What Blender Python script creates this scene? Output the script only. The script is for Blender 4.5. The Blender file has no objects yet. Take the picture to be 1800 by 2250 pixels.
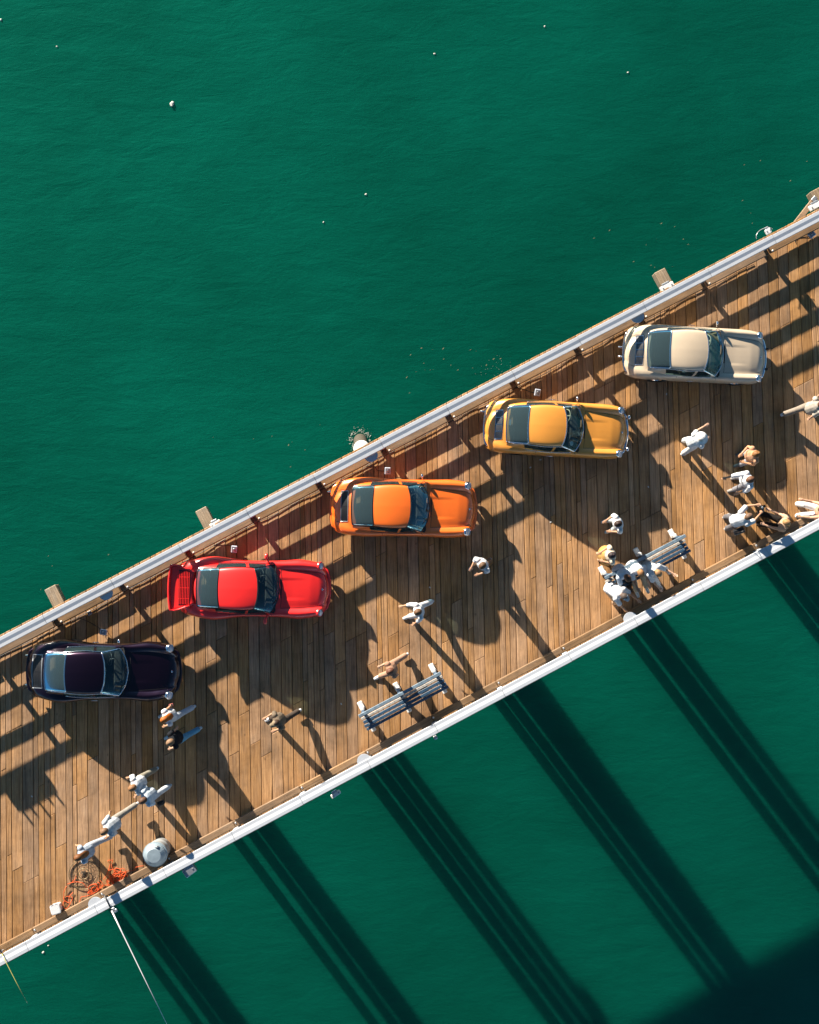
import bpy, bmesh, math, random
import numpy as np
from mathutils import Vector, Matrix, Quaternion
from mathutils.bvhtree import BVHTree
random.seed(7)
R = math.radians
scene = bpy.context.scene
COL = scene.collection

# ------------------------------------------------------------------ camera
F_PX, CAM_H = 2622.0, 35.0          # focal length in photo pixels (1800 wide), height over the deck
NADIR = (850.0, 1262.0)             # photo pixel straight below the drone
down_cam = Vector(((NADIR[0]-900)/F_PX, -(NADIR[1]-1125)/F_PX, -1)).normalized()
ROT = down_cam.rotation_difference(Vector((0, 0, -1))).to_matrix()
cam_d = bpy.data.cameras.new('camera'); cam = bpy.data.objects.new('camera', cam_d); COL.objects.link(cam)
cam_d.sensor_fit = 'HORIZONTAL'; cam_d.sensor_width = 36.0; cam_d.lens = 36.0*F_PX/1800.0
cam_d.clip_start = 0.1; cam_d.clip_end = 6000
cam.matrix_world = Matrix.Translation((0, 0, CAM_H)) @ ROT.to_4x4()
scene.camera = cam

# ------------------------------------------------------------------ sky, sun, exposure
SUN_EL = R(16.3)
SHADOW_DIR = Vector((0.602, -0.799))            # direction shadows fall on the deck
world = bpy.data.worlds.new('World'); scene.world = world; world.use_nodes = True
wn = world.node_tree.nodes; wl = world.node_tree.links
sky = wn.new('ShaderNodeTexSky'); sky.sky_type = 'NISHITA'; sky.sun_disc = False
sky.sun_elevation = SUN_EL
sky.sun_rotation = math.atan2(-SHADOW_DIR.x, -SHADOW_DIR.y)
sky.air_density = 0.5; sky.dust_density = 0.12; sky.ozone_density = 0.8
bg = wn['Background']; tint = wn.new('ShaderNodeMix'); tint.data_type = 'RGBA'; tint.blend_type = 'MULTIPLY'; tint.inputs[0].default_value = 1
tint.inputs[7].default_value = (.68, .97, 1.0, 1); wl.new(sky.outputs[0], tint.inputs[6]); wl.new(tint.outputs[2], bg.inputs[0]); bg.inputs[1].default_value = 0.05
sun_d = bpy.data.lights.new('sun', 'SUN'); sun_d.energy = 5.0; sun_d.angle = R(0.6); sun_d.color = (1.0, 0.90, 0.76)
sun = bpy.data.objects.new('sun', sun_d); COL.objects.link(sun)
ray = Vector((SHADOW_DIR.x*math.cos(SUN_EL), SHADOW_DIR.y*math.cos(SUN_EL), -math.sin(SUN_EL)))
sun.rotation_euler = ray.to_track_quat('-Z', 'Y').to_euler(); sun.location = (-30, 40, 40)
scene.view_settings.view_transform = 'Standard'; scene.view_settings.look = 'None'
scene.view_settings.gamma = 1.0; scene.view_settings.use_curve_mapping = False
scene.view_settings.exposure = 1.6
scene.render.engine = 'CYCLES'

# ------------------------------------------------------------------ helpers
def P(px, py, z=0.0):
    """photo pixel -> point on the horizontal plane at height z"""
    d = ROT @ Vector(((px-900)/F_PX, -(py-1125)/F_PX, -1))
    t = (z-CAM_H)/d.z
    return Vector((d.x*t, d.y*t, z))

def tag(o, label=None, cat=None, group=None, kind=None):
    if label: o['label'] = label
    if cat: o['category'] = cat
    if group: o['group'] = group
    if kind: o['kind'] = kind
    return o
def empty(name, loc=(0, 0, 0), rz=0.0, label=None, cat=None, group=None, kind=None):
    o = bpy.data.objects.new(name, None); COL.objects.link(o)
    o.location = loc; o.rotation_euler = (0, 0, rz); o.empty_display_size = 0.2
    return tag(o, label, cat, group, kind)
def link(name, me, mat=None, parent=None, smooth=False):
    if mat and not me.materials: me.materials.append(mat)
    o = bpy.data.objects.new(name, me); COL.objects.link(o)
    if parent: o.parent = parent
    if smooth: me.polygons.foreach_set('use_smooth', [True]*len(me.polygons))
    return o
def copy_tree(o, parent=None):
    c = o.copy(); COL.objects.link(c); c.parent = parent
    for ch in o.children: copy_tree(ch, c)
    return c

class MB:
    """collects shapes into one mesh"""
    def __init__(s): s.v = []; s.f = []
    def add(s, vs, fs):
        n = len(s.v); s.v += [tuple(v) for v in vs]; s.f += [tuple(i+n for i in f) for f in fs]; return s
    def box(s, c, d, m=None):
        x, y, z = d[0]/2, d[1]/2, d[2]/2
        vs = [Vector(((-x, x)[i & 1], (-y, y)[i >> 1 & 1], (-z, z)[i >> 2 & 1])) for i in range(8)]
        if m is not None: vs = [m @ v for v in vs]
        vs = [v+Vector(c) for v in vs]
        return s.add(vs, [(0, 2, 3, 1), (4, 5, 7, 6), (0, 1, 5, 4), (2, 6, 7, 3), (0, 4, 6, 2), (1, 3, 7, 5)])
    def bbox(s, c, d, b=0.01, m=None):
        """box with chamfered edges"""
        bm = bmesh.new(); bmesh.ops.create_cube(bm, size=1)
        bmesh.ops.scale(bm, vec=d, verts=bm.verts)
        bmesh.ops.bevel(bm, geom=bm.edges[:], offset=b, segments=1, affect='EDGES')
        return s.frombm(bm, c, m)
    def frombm(s, bm, c=(0, 0, 0), m=None):
        bm.verts.index_update()
        vs = [(m @ v.co if m is not None else v.co.copy())+Vector(c) for v in bm.verts]
        fs = [tuple(v.index for v in f.verts) for f in bm.faces]; bm.free()
        return s.add(vs, fs)
    def tube(s, pts, rad, seg=8, closed=False, cap=True):
        pts = [Vector(p) for p in pts]; n = len(pts)
        rad = rad if isinstance(rad, (list, tuple)) else [rad]*n
        vs = []; up = Vector((0, 0, 1)); prev = None
        for i, p in enumerate(pts):
            a = pts[(i-1) % n] if closed or i else pts[0]
            b = pts[(i+1) % n] if closed or i < n-1 else pts[-1]
            t = (b-a).normalized()
            ref = prev if prev is not None else (up if abs(t.z) < .9 else Vector((1, 0, 0)))
            x = (ref-t*ref.dot(t)).normalized(); y = t.cross(x); prev = x
            for k in range(seg):
                q = 2*math.pi*k/seg
                vs.append(p+(x*math.cos(q)+y*math.sin(q))*rad[i])
        fs = []
        for i in range(n if closed else n-1):
            j = (i+1) % n
            for k in range(seg):
                l = (k+1) % seg
                fs.append((i*seg+k, i*seg+l, j*seg+l, j*seg+k))
        if cap and not closed:
            fs.append(tuple(range(seg))[::-1]); fs.append(tuple((n-1)*seg+k for k in range(seg)))
        return s.add(vs, fs)
    def lathe(s, prof, seg=24, m=None, c=(0, 0, 0)):
        vs = []; fs = []; n = len(prof)
        for k in range(seg):
            q = 2*math.pi*k/seg
            for r, z in prof:
                v = Vector((r*math.cos(q), r*math.sin(q), z))
                if m is not None: v = m @ v
                vs.append(v+Vector(c))
        for k in range(seg):
            l = (k+1) % seg
            for i in range(n-1): fs.append((k*n+i, l*n+i, l*n+i+1, k*n+i+1))
        return s.add(vs, fs)
    def grid(s, rows, closed_v=False):
        n = len(rows); m = len(rows[0]); vs = [p for r in rows for p in r]; fs = []
        for i in range(n-1):
            for j in range(m if closed_v else m-1):
                k = (j+1) % m
                fs.append((i*m+j, i*m+k, (i+1)*m+k, (i+1)*m+j))
        return s.add(vs, fs)
    def prism(s, poly, z0, z1):
        n = len(poly)
        vs = [(x, y, z0) for x, y in poly]+[(x, y, z1) for x, y in poly]
        fs = [tuple(range(n))[::-1], tuple(range(n, 2*n))]+[(i, (i+1) % n, n+(i+1) % n, n+i) for i in range(n)]
        return s.add(vs, fs)
    def mesh(s, name):
        me = bpy.data.meshes.new(name); me.from_pydata(s.v, [], s.f); me.validate(); me.update(); return me
    def build(s, name, mat, parent=None, smooth=False, fix=False):
        me = s.mesh(name)
        if fix:
            bm = bmesh.new(); bm.from_mesh(me); bmesh.ops.remove_doubles(bm, verts=bm.verts, dist=1e-5)
            bmesh.ops.recalc_face_normals(bm, faces=bm.faces); bm.to_mesh(me); bm.free()
        return link(name, me, mat, parent, smooth)

# ------------------------------------------------------------------ materials
def new_mat(name):
    m = bpy.data.materials.new(name); m.use_nodes = True
    nt = m.node_tree; b = nt.nodes['Principled BSDF']
    return m, nt, b
def N(nt, typ, **kw):
    n = nt.nodes.new(typ)
    for k, v in kw.items():
        if k in n.inputs.keys() if isinstance(k, str) else False: n.inputs[k].default_value = v
        else: setattr(n, k, v)
    return n
def simple(name, col, rough=0.6, metal=0.0, coat=0.0, spec=0.5, vary=0.0, scale=8.0, bump=0.0):
    m, nt, b = new_mat(name)
    b.inputs['Roughness'].default_value = rough; b.inputs['Metallic'].default_value = metal
    b.inputs['Coat Weight'].default_value = coat; b.inputs['Coat Roughness'].default_value = 0.13
    b.inputs['Specular IOR Level'].default_value = spec
    b.inputs['Base Color'].default_value = (*col, 1)
    if vary or bump:
        tc = nt.nodes.new('ShaderNodeTexCoord'); no = nt.nodes.new('ShaderNodeTexNoise')
        no.inputs['Scale'].default_value = scale; no.inputs['Detail'].default_value = 5; no.inputs['Roughness'].default_value = .65
        nt.links.new(tc.outputs['Object'], no.inputs['Vector'])
        if vary:
            hs = nt.nodes.new('ShaderNodeMapRange'); hs.inputs[1].default_value = .3; hs.inputs[2].default_value = .7
            hs.inputs[3].default_value = 1-vary; hs.inputs[4].default_value = 1+vary
            nt.links.new(no.outputs[0], hs.inputs[0])
            mx = nt.nodes.new('ShaderNodeMix'); mx.data_type = 'RGBA'; mx.blend_type = 'MULTIPLY'; mx.inputs[0].default_value = 1
            mx.inputs[6].default_value = (*col, 1); nt.links.new(hs.outputs[0], mx.inputs[7]); nt.links.new(mx.outputs[2], b.inputs['Base Color'])
        if bump:
            bp = nt.nodes.new('ShaderNodeBump'); bp.inputs['Strength'].default_value = bump; bp.inputs['Distance'].default_value = .01
            nt.links.new(no.outputs[0], bp.inputs['Height']); nt.links.new(bp.outputs[0], b.inputs['Normal'])
    return m

def wood_mat(name, c_dark, c_light, plank_var=0.35, rough=0.75, bump=0.35, weather=0.3, stain=.35):
    """timber: local Y is the grain; each piece takes its own tone"""
    m, nt, b = new_mat(name); L = nt.links.new
    tc = nt.nodes.new('ShaderNodeTexCoord'); oi = nt.nodes.new('ShaderNodeObjectInfo')
    sh = nt.nodes.new('ShaderNodeVectorMath'); sh.operation = 'MULTIPLY_ADD'
    cmb = nt.nodes.new('ShaderNodeCombineXYZ')
    for i in range(3): L(oi.outputs['Random'], cmb.inputs[i])
    L(cmb.outputs[0], sh.inputs[0]); sh.inputs[1].default_value = (37, 91, 53); L(tc.outputs['Object'], sh.inputs[2])
    mp = nt.nodes.new('ShaderNodeMapping'); mp.inputs['Scale'].default_value = (14, 0.55, 14); L(sh.outputs[0], mp.inputs[0])
    g = nt.nodes.new('ShaderNodeTexNoise'); g.inputs['Scale'].default_value = 2.2; g.inputs['Detail'].default_value = 8; g.inputs['Roughness'].default_value = .62; g.inputs['Distortion'].default_value = .6
    L(mp.outputs[0], g.inputs['Vector'])
    w = nt.nodes.new('ShaderNodeTexNoise'); w.inputs['Scale'].default_value = 1.6; w.inputs['Detail'].default_value = 6; w.inputs['Roughness'].default_value = .6
    mp2 = nt.nodes.new('ShaderNodeMapping'); mp2.inputs['Scale'].default_value = (2.2, .7, 2); L(sh.outputs[0], mp2.inputs[0]); L(mp2.outputs[0], w.inputs['Vector'])
    cr = nt.nodes.new('ShaderNodeValToRGB'); cr.color_ramp.elements[0].position = .32; cr.color_ramp.elements[1].position = .68
    cr.color_ramp.elements[0].color = (*c_dark, 1); cr.color_ramp.elements[1].color = (*c_light, 1); L(g.outputs[0], cr.inputs[0])
    # weathering towards grey in blotches
    wr = nt.nodes.new('ShaderNodeMapRange'); wr.inputs[1].default_value = .45; wr.inputs[2].default_value = .75; wr.inputs[3].default_value = 0; wr.inputs[4].default_value = weather; L(w.outputs[0], wr.inputs[0])
    gm = nt.nodes.new('ShaderNodeMix'); gm.data_type = 'RGBA'; L(wr.outputs[0], gm.inputs[0]); L(cr.outputs[0], gm.inputs[6])
    av = sum(c_light)/3*.8; gm.inputs[7].default_value = (av*1.02, av, av*.9, 1)
    # knots and dark stains
    vo = nt.nodes.new('ShaderNodeTexVoronoi'); vo.inputs['Scale'].default_value = 1.7; vo.inputs['Randomness'].default_value = 1
    mp3 = nt.nodes.new('ShaderNodeMapping'); mp3.inputs['Scale'].default_value = (1.2, .8, 1); L(sh.outputs[0], mp3.inputs[0]); L(mp3.outputs[0], vo.inputs['Vector'])
    kr = nt.nodes.new('ShaderNodeMapRange'); kr.inputs[1].default_value = .02; kr.inputs[2].default_value = .075; kr.inputs[3].default_value = .55; kr.inputs[4].default_value = 1; L(vo.outputs['Distance'], kr.inputs[0])
    km = nt.nodes.new('ShaderNodeMix'); km.data_type = 'RGBA'; km.blend_type = 'MULTIPLY'; km.inputs[0].default_value = 1; L(gm.outputs[2], km.inputs[6]); L(kr.outputs[0], km.inputs[7])
    # traffic stains that cross the pieces
    ge = nt.nodes.new('ShaderNodeNewGeometry'); st = nt.nodes.new('ShaderNodeTexNoise'); st.inputs['Scale'].default_value = .9; st.inputs['Detail'].default_value = 7; st.inputs['Roughness'].default_value = .68
    L(ge.outputs['Position'], st.inputs['Vector'])
    stm = nt.nodes.new('ShaderNodeMapRange'); stm.inputs[1].default_value = .34; stm.inputs[2].default_value = .56; stm.inputs[3].default_value = 1-stain; stm.inputs[4].default_value = 1.04; L(st.outputs[0], stm.inputs[0])
    # fine dark cracks along the grain
    mpc = nt.nodes.new('ShaderNodeMapping'); mpc.inputs['Scale'].default_value = (30, .35, 30); L(sh.outputs[0], mpc.inputs[0])
    ck = nt.nodes.new('ShaderNodeTexNoise'); ck.inputs['Scale'].default_value = 1.0; ck.inputs['Detail'].default_value = 3; L(mpc.outputs[0], ck.inputs['Vector'])
    ckm = nt.nodes.new('ShaderNodeMapRange'); ckm.inputs[1].default_value = .28; ckm.inputs[2].default_value = .40; ckm.inputs[3].default_value = .45; ckm.inputs[4].default_value = 1; L(ck.outputs[0], ckm.inputs[0])
    pm = nt.nodes.new('ShaderNodeMath'); pm.operation = 'MULTIPLY'; L(stm.outputs[0], pm.inputs[0]); L(ckm.outputs[0], pm.inputs[1])
    k2 = nt.nodes.new('ShaderNodeMix'); k2.data_type = 'RGBA'; k2.blend_type = 'MULTIPLY'; k2.inputs[0].default_value = 1; L(km.outputs[2], k2.inputs[6]); L(pm.outputs[0], k2.inputs[7]); km = k2
    hv = nt.nodes.new('ShaderNodeHueSaturation')
    vr = nt.nodes.new('ShaderNodeMapRange'); vr.inputs[3].default_value = 1-plank_var; vr.inputs[4].default_value = 1+plank_var; L(oi.outputs['Random'], vr.inputs[0])
    L(vr.outputs[0], hv.inputs['Value'])
    wn2 = nt.nodes.new('ShaderNodeTexWhiteNoise'); wn2.noise_dimensions = '1D'; L(oi.outputs['Random'], wn2.inputs['W'])
    sr = nt.nodes.new('ShaderNodeMapRange'); sr.inputs[3].default_value = .86; sr.inputs[4].default_value = 1.06; L(wn2.outputs[0], sr.inputs[0]); L(sr.outputs[0], hv.inputs['Saturation'])
    L(km.outputs[2], hv.inputs['Color']); L(hv.outputs[0], b.inputs['Base Color'])
    b.inputs['Roughness'].default_value = rough; b.inputs['Specular IOR Level'].default_value = .3
    if bump:
        ad = nt.nodes.new('ShaderNodeMath'); ad.operation = 'MULTIPLY_ADD'; ad.inputs[1].default_value = .45; L(g.outputs[0], ad.inputs[0])
        mp4 = nt.nodes.new('ShaderNodeMapping'); mp4.inputs['Scale'].default_value = (5, 2.6, 5); L(sh.outputs[0], mp4.inputs[0])
        n4 = nt.nodes.new('ShaderNodeTexNoise'); n4.inputs['Scale'].default_value = 1.5; n4.inputs['Detail'].default_value = 3; L(mp4.outputs[0], n4.inputs['Vector'])
        L(n4.outputs[0], ad.inputs[2])
        bp = nt.nodes.new('ShaderNodeBump'); bp.inputs['Strength'].default_value = bump; bp.inputs['Distance'].default_value = .012
        L(ad.outputs[0], bp.inputs['Height']); L(bp.outputs[0], b.inputs['Normal'])
    return m

def paint_mat(name, col, rough=0.4, coat=1.0, metal=0.0, cr=.21):
    m = simple(name, col, rough=rough, coat=coat, metal=metal, vary=.03, scale=3)
    m.node_tree.nodes['Principled BSDF'].inputs['Coat Roughness'].default_value = cr; return m
def glass_mat(name, tint, rough=0.02, ior=1.36, sky_sheen=.06):
    m = bpy.data.materials.new(name); m.use_nodes = True; nt = m.node_tree; nt.nodes.clear(); L = nt.links.new
    o = nt.nodes.new('ShaderNodeOutputMaterial'); mx = nt.nodes.new('ShaderNodeMixShader'); fr = nt.nodes.new('ShaderNodeFresnel'); fr.inputs[0].default_value = ior
    t = nt.nodes.new('ShaderNodeBsdfTransparent'); t.inputs[0].default_value = (*tint, 1)
    g = nt.nodes.new('ShaderNodeBsdfGlossy'); g.inputs['Roughness'].default_value = rough; g.inputs['Color'].default_value = (.42, .80, .95, 1)
    df = nt.nodes.new('ShaderNodeBsdfDiffuse'); df.inputs[0].default_value = (.22, .36, .40, 1); m2 = nt.nodes.new('ShaderNodeMixShader'); m2.inputs[0].default_value = sky_sheen  # teal diffuse share paints a soft sky reflection into the panes
    L(t.outputs[0], m2.inputs[1]); L(df.outputs[0], m2.inputs[2])
    L(fr.outputs[0], mx.inputs[0]); L(m2.outputs[0], mx.inputs[1]); L(g.outputs[0], mx.inputs[2]); L(mx.outputs[0], o.inputs[0])
    return m
M = {}
M['plank'] = wood_mat('deck plank timber', (.245, .122, .046), (.520, .285, .122), plank_var=.21, bump=.55, weather=.18)
M['bull'] = wood_mat('kerb timber', (.20, .115, .055), (.33, .20, .105), plank_var=.2, bump=.3)
M['beam'] = wood_mat('pile cap timber', (.22, .15, .085), (.40, .29, .18), plank_var=.15, bump=.4, weather=.6)
M['pile'] = wood_mat('pile timber', (.05, .04, .03), (.10, .08, .055), plank_var=.2, bump=.4)
M['white'] = simple('white rail paint', (.50, .525, .56), .55, vary=.07, scale=5, bump=.15)
M['blue'] = simple('blue bench paint', (.028, .070, .125), .5, vary=.35, scale=9, bump=.2)
M['blueg'] = simple('greyed blue slat paint', (.15, .21, .26), .6, vary=.4, scale=7, bump=.2)
M['bluew'] = simple('worn bench slat paint', (.36, .34, .31), .6, vary=.45, scale=9, bump=.2)
M['concrete'] = simple('pale bracket paint', (.70, .68, .64), .7, vary=.1)
M['rubber'] = simple('black rubber', (.012, .012, .013), .55)
M['black'] = simple('black trim', (.010, .010, .012), .4)
M['chrome'] = simple('chrome', (.75, .76, .78), .12, metal=1)
M['steel'] = simple('galvanised steel', (.42, .44, .46), .4, metal=.7, vary=.15)
M['lens'] = simple('headlight lens', (.50, .55, .60), .1, coat=1)
M['amber'] = simple('amber lens', (.70, .20, .02), .2, coat=1)
M['redlens'] = simple('red lens', (.45, .01, .01), .2, coat=1)
M['glass'] = glass_mat('car glass', (.66, .78, .78))
M['glassc'] = glass_mat('clear car glass', (.55, .66, .66), ior=1.16, sky_sheen=.04)
M['glassd'] = glass_mat('dark rear glass', (.20, .30, .34), ior=1.5, sky_sheen=.12)
M['interior'] = simple('dark cabin trim', (.018, .017, .016), .8)
M['tan_leather'] = simple('tan seat leather', (.22, .12, .05), .6)
M['black_leather'] = simple('black seat leather', (.02, .02, .022), .55)
M['cream'] = simple('cream rim', (.62, .55, .40), .4)
M['line'] = simple('panel gap shade', (.006, .005, .005), .8)
# ------------------------------------------------------------------ pier frame: u along the pier, v across it
CAPZ = 1.11
_a, _b = P(0, 1417, CAPZ), P(1800, 469.3, CAPZ)
_c, _d = P(0, 2106, CAPZ), P(1800, 1156.5, CAPZ)
U = ((_b-_a).normalized()+(_d-_c).normalized()).normalized(); TH = math.atan2(U.y, U.x)
VN = Vector((-U.y, U.x, 0))
O = Vector((0, 0, 0))
V_UP = ((_a+_b)/2).dot(VN); V_LO = ((_c+_d)/2).dot(VN)
EDGE = 0.31
def UV(p): return p.dot(U), p.dot(VN)
def W(u, v, z=0.0): return U*u+VN*v+Vector((0, 0, z))
WATER_Z = -6.62

# ------------------------------------------------------------------ water
def water_mat():
    m, nt, b = new_mat('green sea water'); L = nt.links.new
    tc = nt.nodes.new('ShaderNodeTexCoord')
    def noise(scale, sx, sy, rot, detail=4, rough=.55, dist=0.0):
        mp = nt.nodes.new('ShaderNodeMapping'); mp.inputs['Rotation'].default_value = (0, 0, R(rot)); mp.inputs['Scale'].default_value = (sx, sy, 1)
        L(tc.outputs['Object'], mp.inputs[0]); n = nt.nodes.new('ShaderNodeTexNoise'); n.inputs['Scale'].default_value = scale
        n.inputs['Detail'].default_value = detail; n.inputs['Roughness'].default_value = rough; n.inputs['Distortion'].default_value = dist
        L(mp.outputs[0], n.inputs['Vector']); return n
    big = noise(.11, 1, 1, 20, 3)
    cr = nt.nodes.new('ShaderNodeValToRGB'); cr.color_ramp.elements[0].position = .3; cr.color_ramp.elements[1].position = .7
    cr.color_ramp.elements[0].color = (.0003, .036, .022, 1); cr.color_ramp.elements[1].color = (.0004, .050, .032, 1)
    L(big.outputs[0], cr.inputs[0]); L(cr.outputs[0], b.inputs['Base Color'])
    b.inputs['Roughness'].default_value = .12; b.inputs['IOR'].default_value = 1.33
    b.subsurface_method = 'BURLEY'; b.inputs['Subsurface Weight'].default_value = .85; b.inputs['Subsurface Radius'].default_value = (.5, 1.0, .9); b.inputs['Subsurface Scale'].default_value = 2.4
    n1 = noise(.5, 1, 3.0, -56, 5, .62, .5); n2 = noise(2.2, 1, 2.8, -50, 6, .66, .5); n3 = noise(8, 1, 2.0, -58, 4, .6)
    a = nt.nodes.new('ShaderNodeMath'); a.operation = 'MULTIPLY_ADD'; a.inputs[1].default_value = .32; L(n2.outputs[0], a.inputs[0]); L(n1.outputs[0], a.inputs[2])
    a2 = nt.nodes.new('ShaderNodeMath'); a2.operation = 'MULTIPLY_ADD'; a2.inputs[1].default_value = .10; L(n3.outputs[0], a2.inputs[0]); L(a.outputs[0], a2.inputs[2])
    bp = nt.nodes.new('ShaderNodeBump'); bp.inputs['Strength'].default_value = .30; bp.inputs['Distance'].default_value = .14
    L(a2.outputs[0], bp.inputs['Height']); L(bp.outputs[0], b.inputs['Normal'])
    # forward scattering in the upper water: a very broad green lobe
    gl = nt.nodes.new('ShaderNodeBsdfGlossy'); gl.inputs['Roughness'].default_value = .76; L(bp.outputs[0], gl.inputs['Normal'])
    gc = nt.nodes.new('ShaderNodeMix'); gc.data_type = 'RGBA'; gc.inputs[6].default_value = (.0005, .030, .019, 1); gc.inputs[7].default_value = (.0008, .066, .044, 1)
    md = noise(.40, 1, 2.6, -56, 6, .64, .9); mm = nt.nodes.new('ShaderNodeMath'); mm.operation = 'MULTIPLY_ADD'; mm.inputs[1].default_value = 1.1; L(md.outputs[0], mm.inputs[0])
    mb_ = nt.nodes.new('ShaderNodeMath'); mb_.operation = 'MULTIPLY_ADD'; mb_.inputs[1].default_value = 1.2; mb_.inputs[2].default_value = -.65; L(big.outputs[0], mb_.inputs[0]); L(mb_.outputs[0], mm.inputs[2])
    L(mm.outputs[0], gc.inputs[0]); L(gc.outputs[2], gl.inputs['Color'])
    ad = nt.nodes.new('ShaderNodeAddShader'); out = nt.nodes['Material Output']; L(b.outputs[0], ad.inputs[0]); L(gl.outputs[0], ad.inputs[1]); L(ad.outputs[0], out.inputs['Surface'])
    return m
w = MB(); S = 2500
w.add([(-S, -S, WATER_Z), (S, -S, WATER_Z), (S, S, WATER_Z), (-S, S, WATER_Z)], [(0, 1, 2, 3)])
tag(w.build('water', water_mat()), kind='structure')

# ------------------------------------------------------------------ deck: every plank its own piece
deck = empty('pier_deck', (0, 0, 0), kind='structure')
tag(deck, 'weathered brown timber deck of the pier laid in diagonal planks')
PA = R(1.3)
PD = Vector((math.sin(PA), -math.cos(PA), 0)); PQ = Vector((math.cos(PA), math.sin(PA), 0))
def t_at(c, v): return (v-(PQ*c).dot(VN))/PD.dot(VN)
PITCH = 0.313
k = 0; rng = random.Random(11); plank_n = 0
strips = []
for k in range(-50, 51):
    f = rng.uniform(.4, .6) if abs(k) < 43 and rng.random() < .24 else None
    if f: strips += [(k*PITCH+.008, (k+f)*PITCH-.006, 0), ((k+f)*PITCH+.006, (k+1)*PITCH-.008, 0)]
    else: strips.append((k*PITCH+.008, (k+1)*PITCH-.008, abs(k) >= 43))
for c0, c1, far in strips:
    vt, vb = V_UP+EDGE, V_LO-EDGE
    cuts = [vt]; n = 2 if far else rng.choice([2, 3, 3]); span = vt-vb
    if n == 2: cuts += [vb+span*rng.uniform(.3, .7)]
    else:
        a = rng.uniform(.2, .42); cuts += [vb+span*(1-a), vb+span*rng.uniform(.18, .45)]
    cuts = [cuts[0]]+[round((x-vb)/.45)*.45+vb for x in cuts[1:]]+[vb]
    for va, vb2 in zip(cuts[:-1], cuts[1:]):
        g = .005
        pts = [(c0, t_at(c0, va-g)), (c1, t_at(c1, va-g)), (c1, t_at(c1, vb2+g)), (c0, t_at(c0, vb2+g))]
        cm = (c0+c1)/2; tm = sum(p[1] for p in pts)/4
        ctr = PQ*cm+PD*tm
        # local x = PQ, local y = -PD
        poly = [(p[0]-cm, -(p[1]-tm)) for p in pts]
        zt = rng.uniform(-.005, .004)
        mb = MB(); b = .009
        lo = [(x, y, -.075) for x, y in poly]; mid = [(x, y, zt-b) for x, y in poly]; hi = [(x-math.copysign(b, x), y-math.copysign(b, y), zt) for x, y in poly]
        mb.add(lo+mid+hi, [(0, 1, 2, 3), (0, 4, 5, 1), (1, 5, 6, 2), (2, 6, 7, 3), (3, 7, 4, 0), (4, 8, 9, 5), (5, 9, 10, 6), (6, 10, 11, 7), (7, 11, 8, 4), (11, 10, 9, 8)])
        o = mb.build('plank', M['plank'], deck, fix=True); o.location = ctr; o.rotation_euler = (rng.uniform(-.001, .001), rng.uniform(-.008, .008), PA); plank_n += 1
# dark sheets added under the planks so the gaps read as shade
for k in range(-3, 4):
    mb = MB(); c0, c1 = k*5.0-2.5, k*5.0+2.497
    poly = [(c0, t_at(c0, V_UP+.28)), (c1, t_at(c1, V_UP+.28)), (c1, t_at(c1, V_LO-.28)), (c0, t_at(c0, V_LO-.28))]
    w4 = [PQ*c+PD*t for c, t in poly]
    mb.add([(p.x, p.y, -.082) for p in w4]+[(p.x, p.y, -.076) for p in w4], [(0, 1, 2, 3), (7, 6, 5, 4), (0, 4, 5, 1), (1, 5, 6, 2), (2, 6, 7, 3), (3, 7, 4, 0)])
    mb.build('gap_shade_sheet', M['pile'], deck, fix=True)
# stringers below the planks
FR = TH-math.pi/2     # frame whose local y runs along the pier, local x = -v
LEN = 40.0
for i in range(8):
    v = V_LO+.1+i*(V_UP-V_LO-.2)/7
    o = MB().box((0, 0, 0), (.2, LEN, .32)).build('stringer', M['pile'], deck)
    o.location = W(0, v, -.24); o.rotation_euler = (0, 0, FR)

# ------------------------------------------------------------------ pile bents
def bent(px, py, i, stub, where):
    u, _ = UV(P(px, py, -.5))
    t = empty('pile_bent', W(u, 0, WATER_Z), FR, ('timber pile row with a square beam stub showing ' if stub else 'timber pile row hidden under the deck ')+where, 'pier piles', 'pile rows carrying the pier')
    rg = random.Random(i*3+1)
    x1 = -(V_UP+(.92 if stub else .25)); x2 = -(V_LO-.25)
    c = MB().bbox((0, 0, 0), (.36, x2-x1, .36), .015).build('cap_beam', M['beam'], t)
    c.location = ((x1+x2)/2, 0, -.59-WATER_Z); c.rotation_euler = (0, 0, math.pi/2)
    for j in range(4):
        v = V_UP-.25-(0, .29, .60, 1.0)[j]*(V_UP-V_LO-.5)+rg.uniform(-.12, .12); r = rg.uniform(.155, .20)
        h = -.77-WATER_Z; du = rg.uniform(-.06, .06)
        o = MB().tube([(-v+rg.uniform(-.05, .05), du*1.4, -3), (-v, du, h/2), (-v, du, h)], [r*1.08, r, r*.94], 14).build('pile', M['pile'], t, smooth=True)
    return t, u
BENTS = [(-195, 1503, False, 'behind the tail of the purple car'), (132, 1331, True, 'outside the rail by the purple car'), (458, 1150, True, 'outside the rail by the red car'), (788, 975, False, 'beside the foaming raking pile'),
         (1120, 797, False, 'behind the yellow car'), (1454, 606, True, 'outside the rail by the beige car'), (1791, 421, True, 'above the slanting brace board'), (2120, 250, False, 'past the slanting brace board')]
for i, (x, y, s, wh) in enumerate(BENTS): bent(x, y, i, s, wh)

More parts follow.
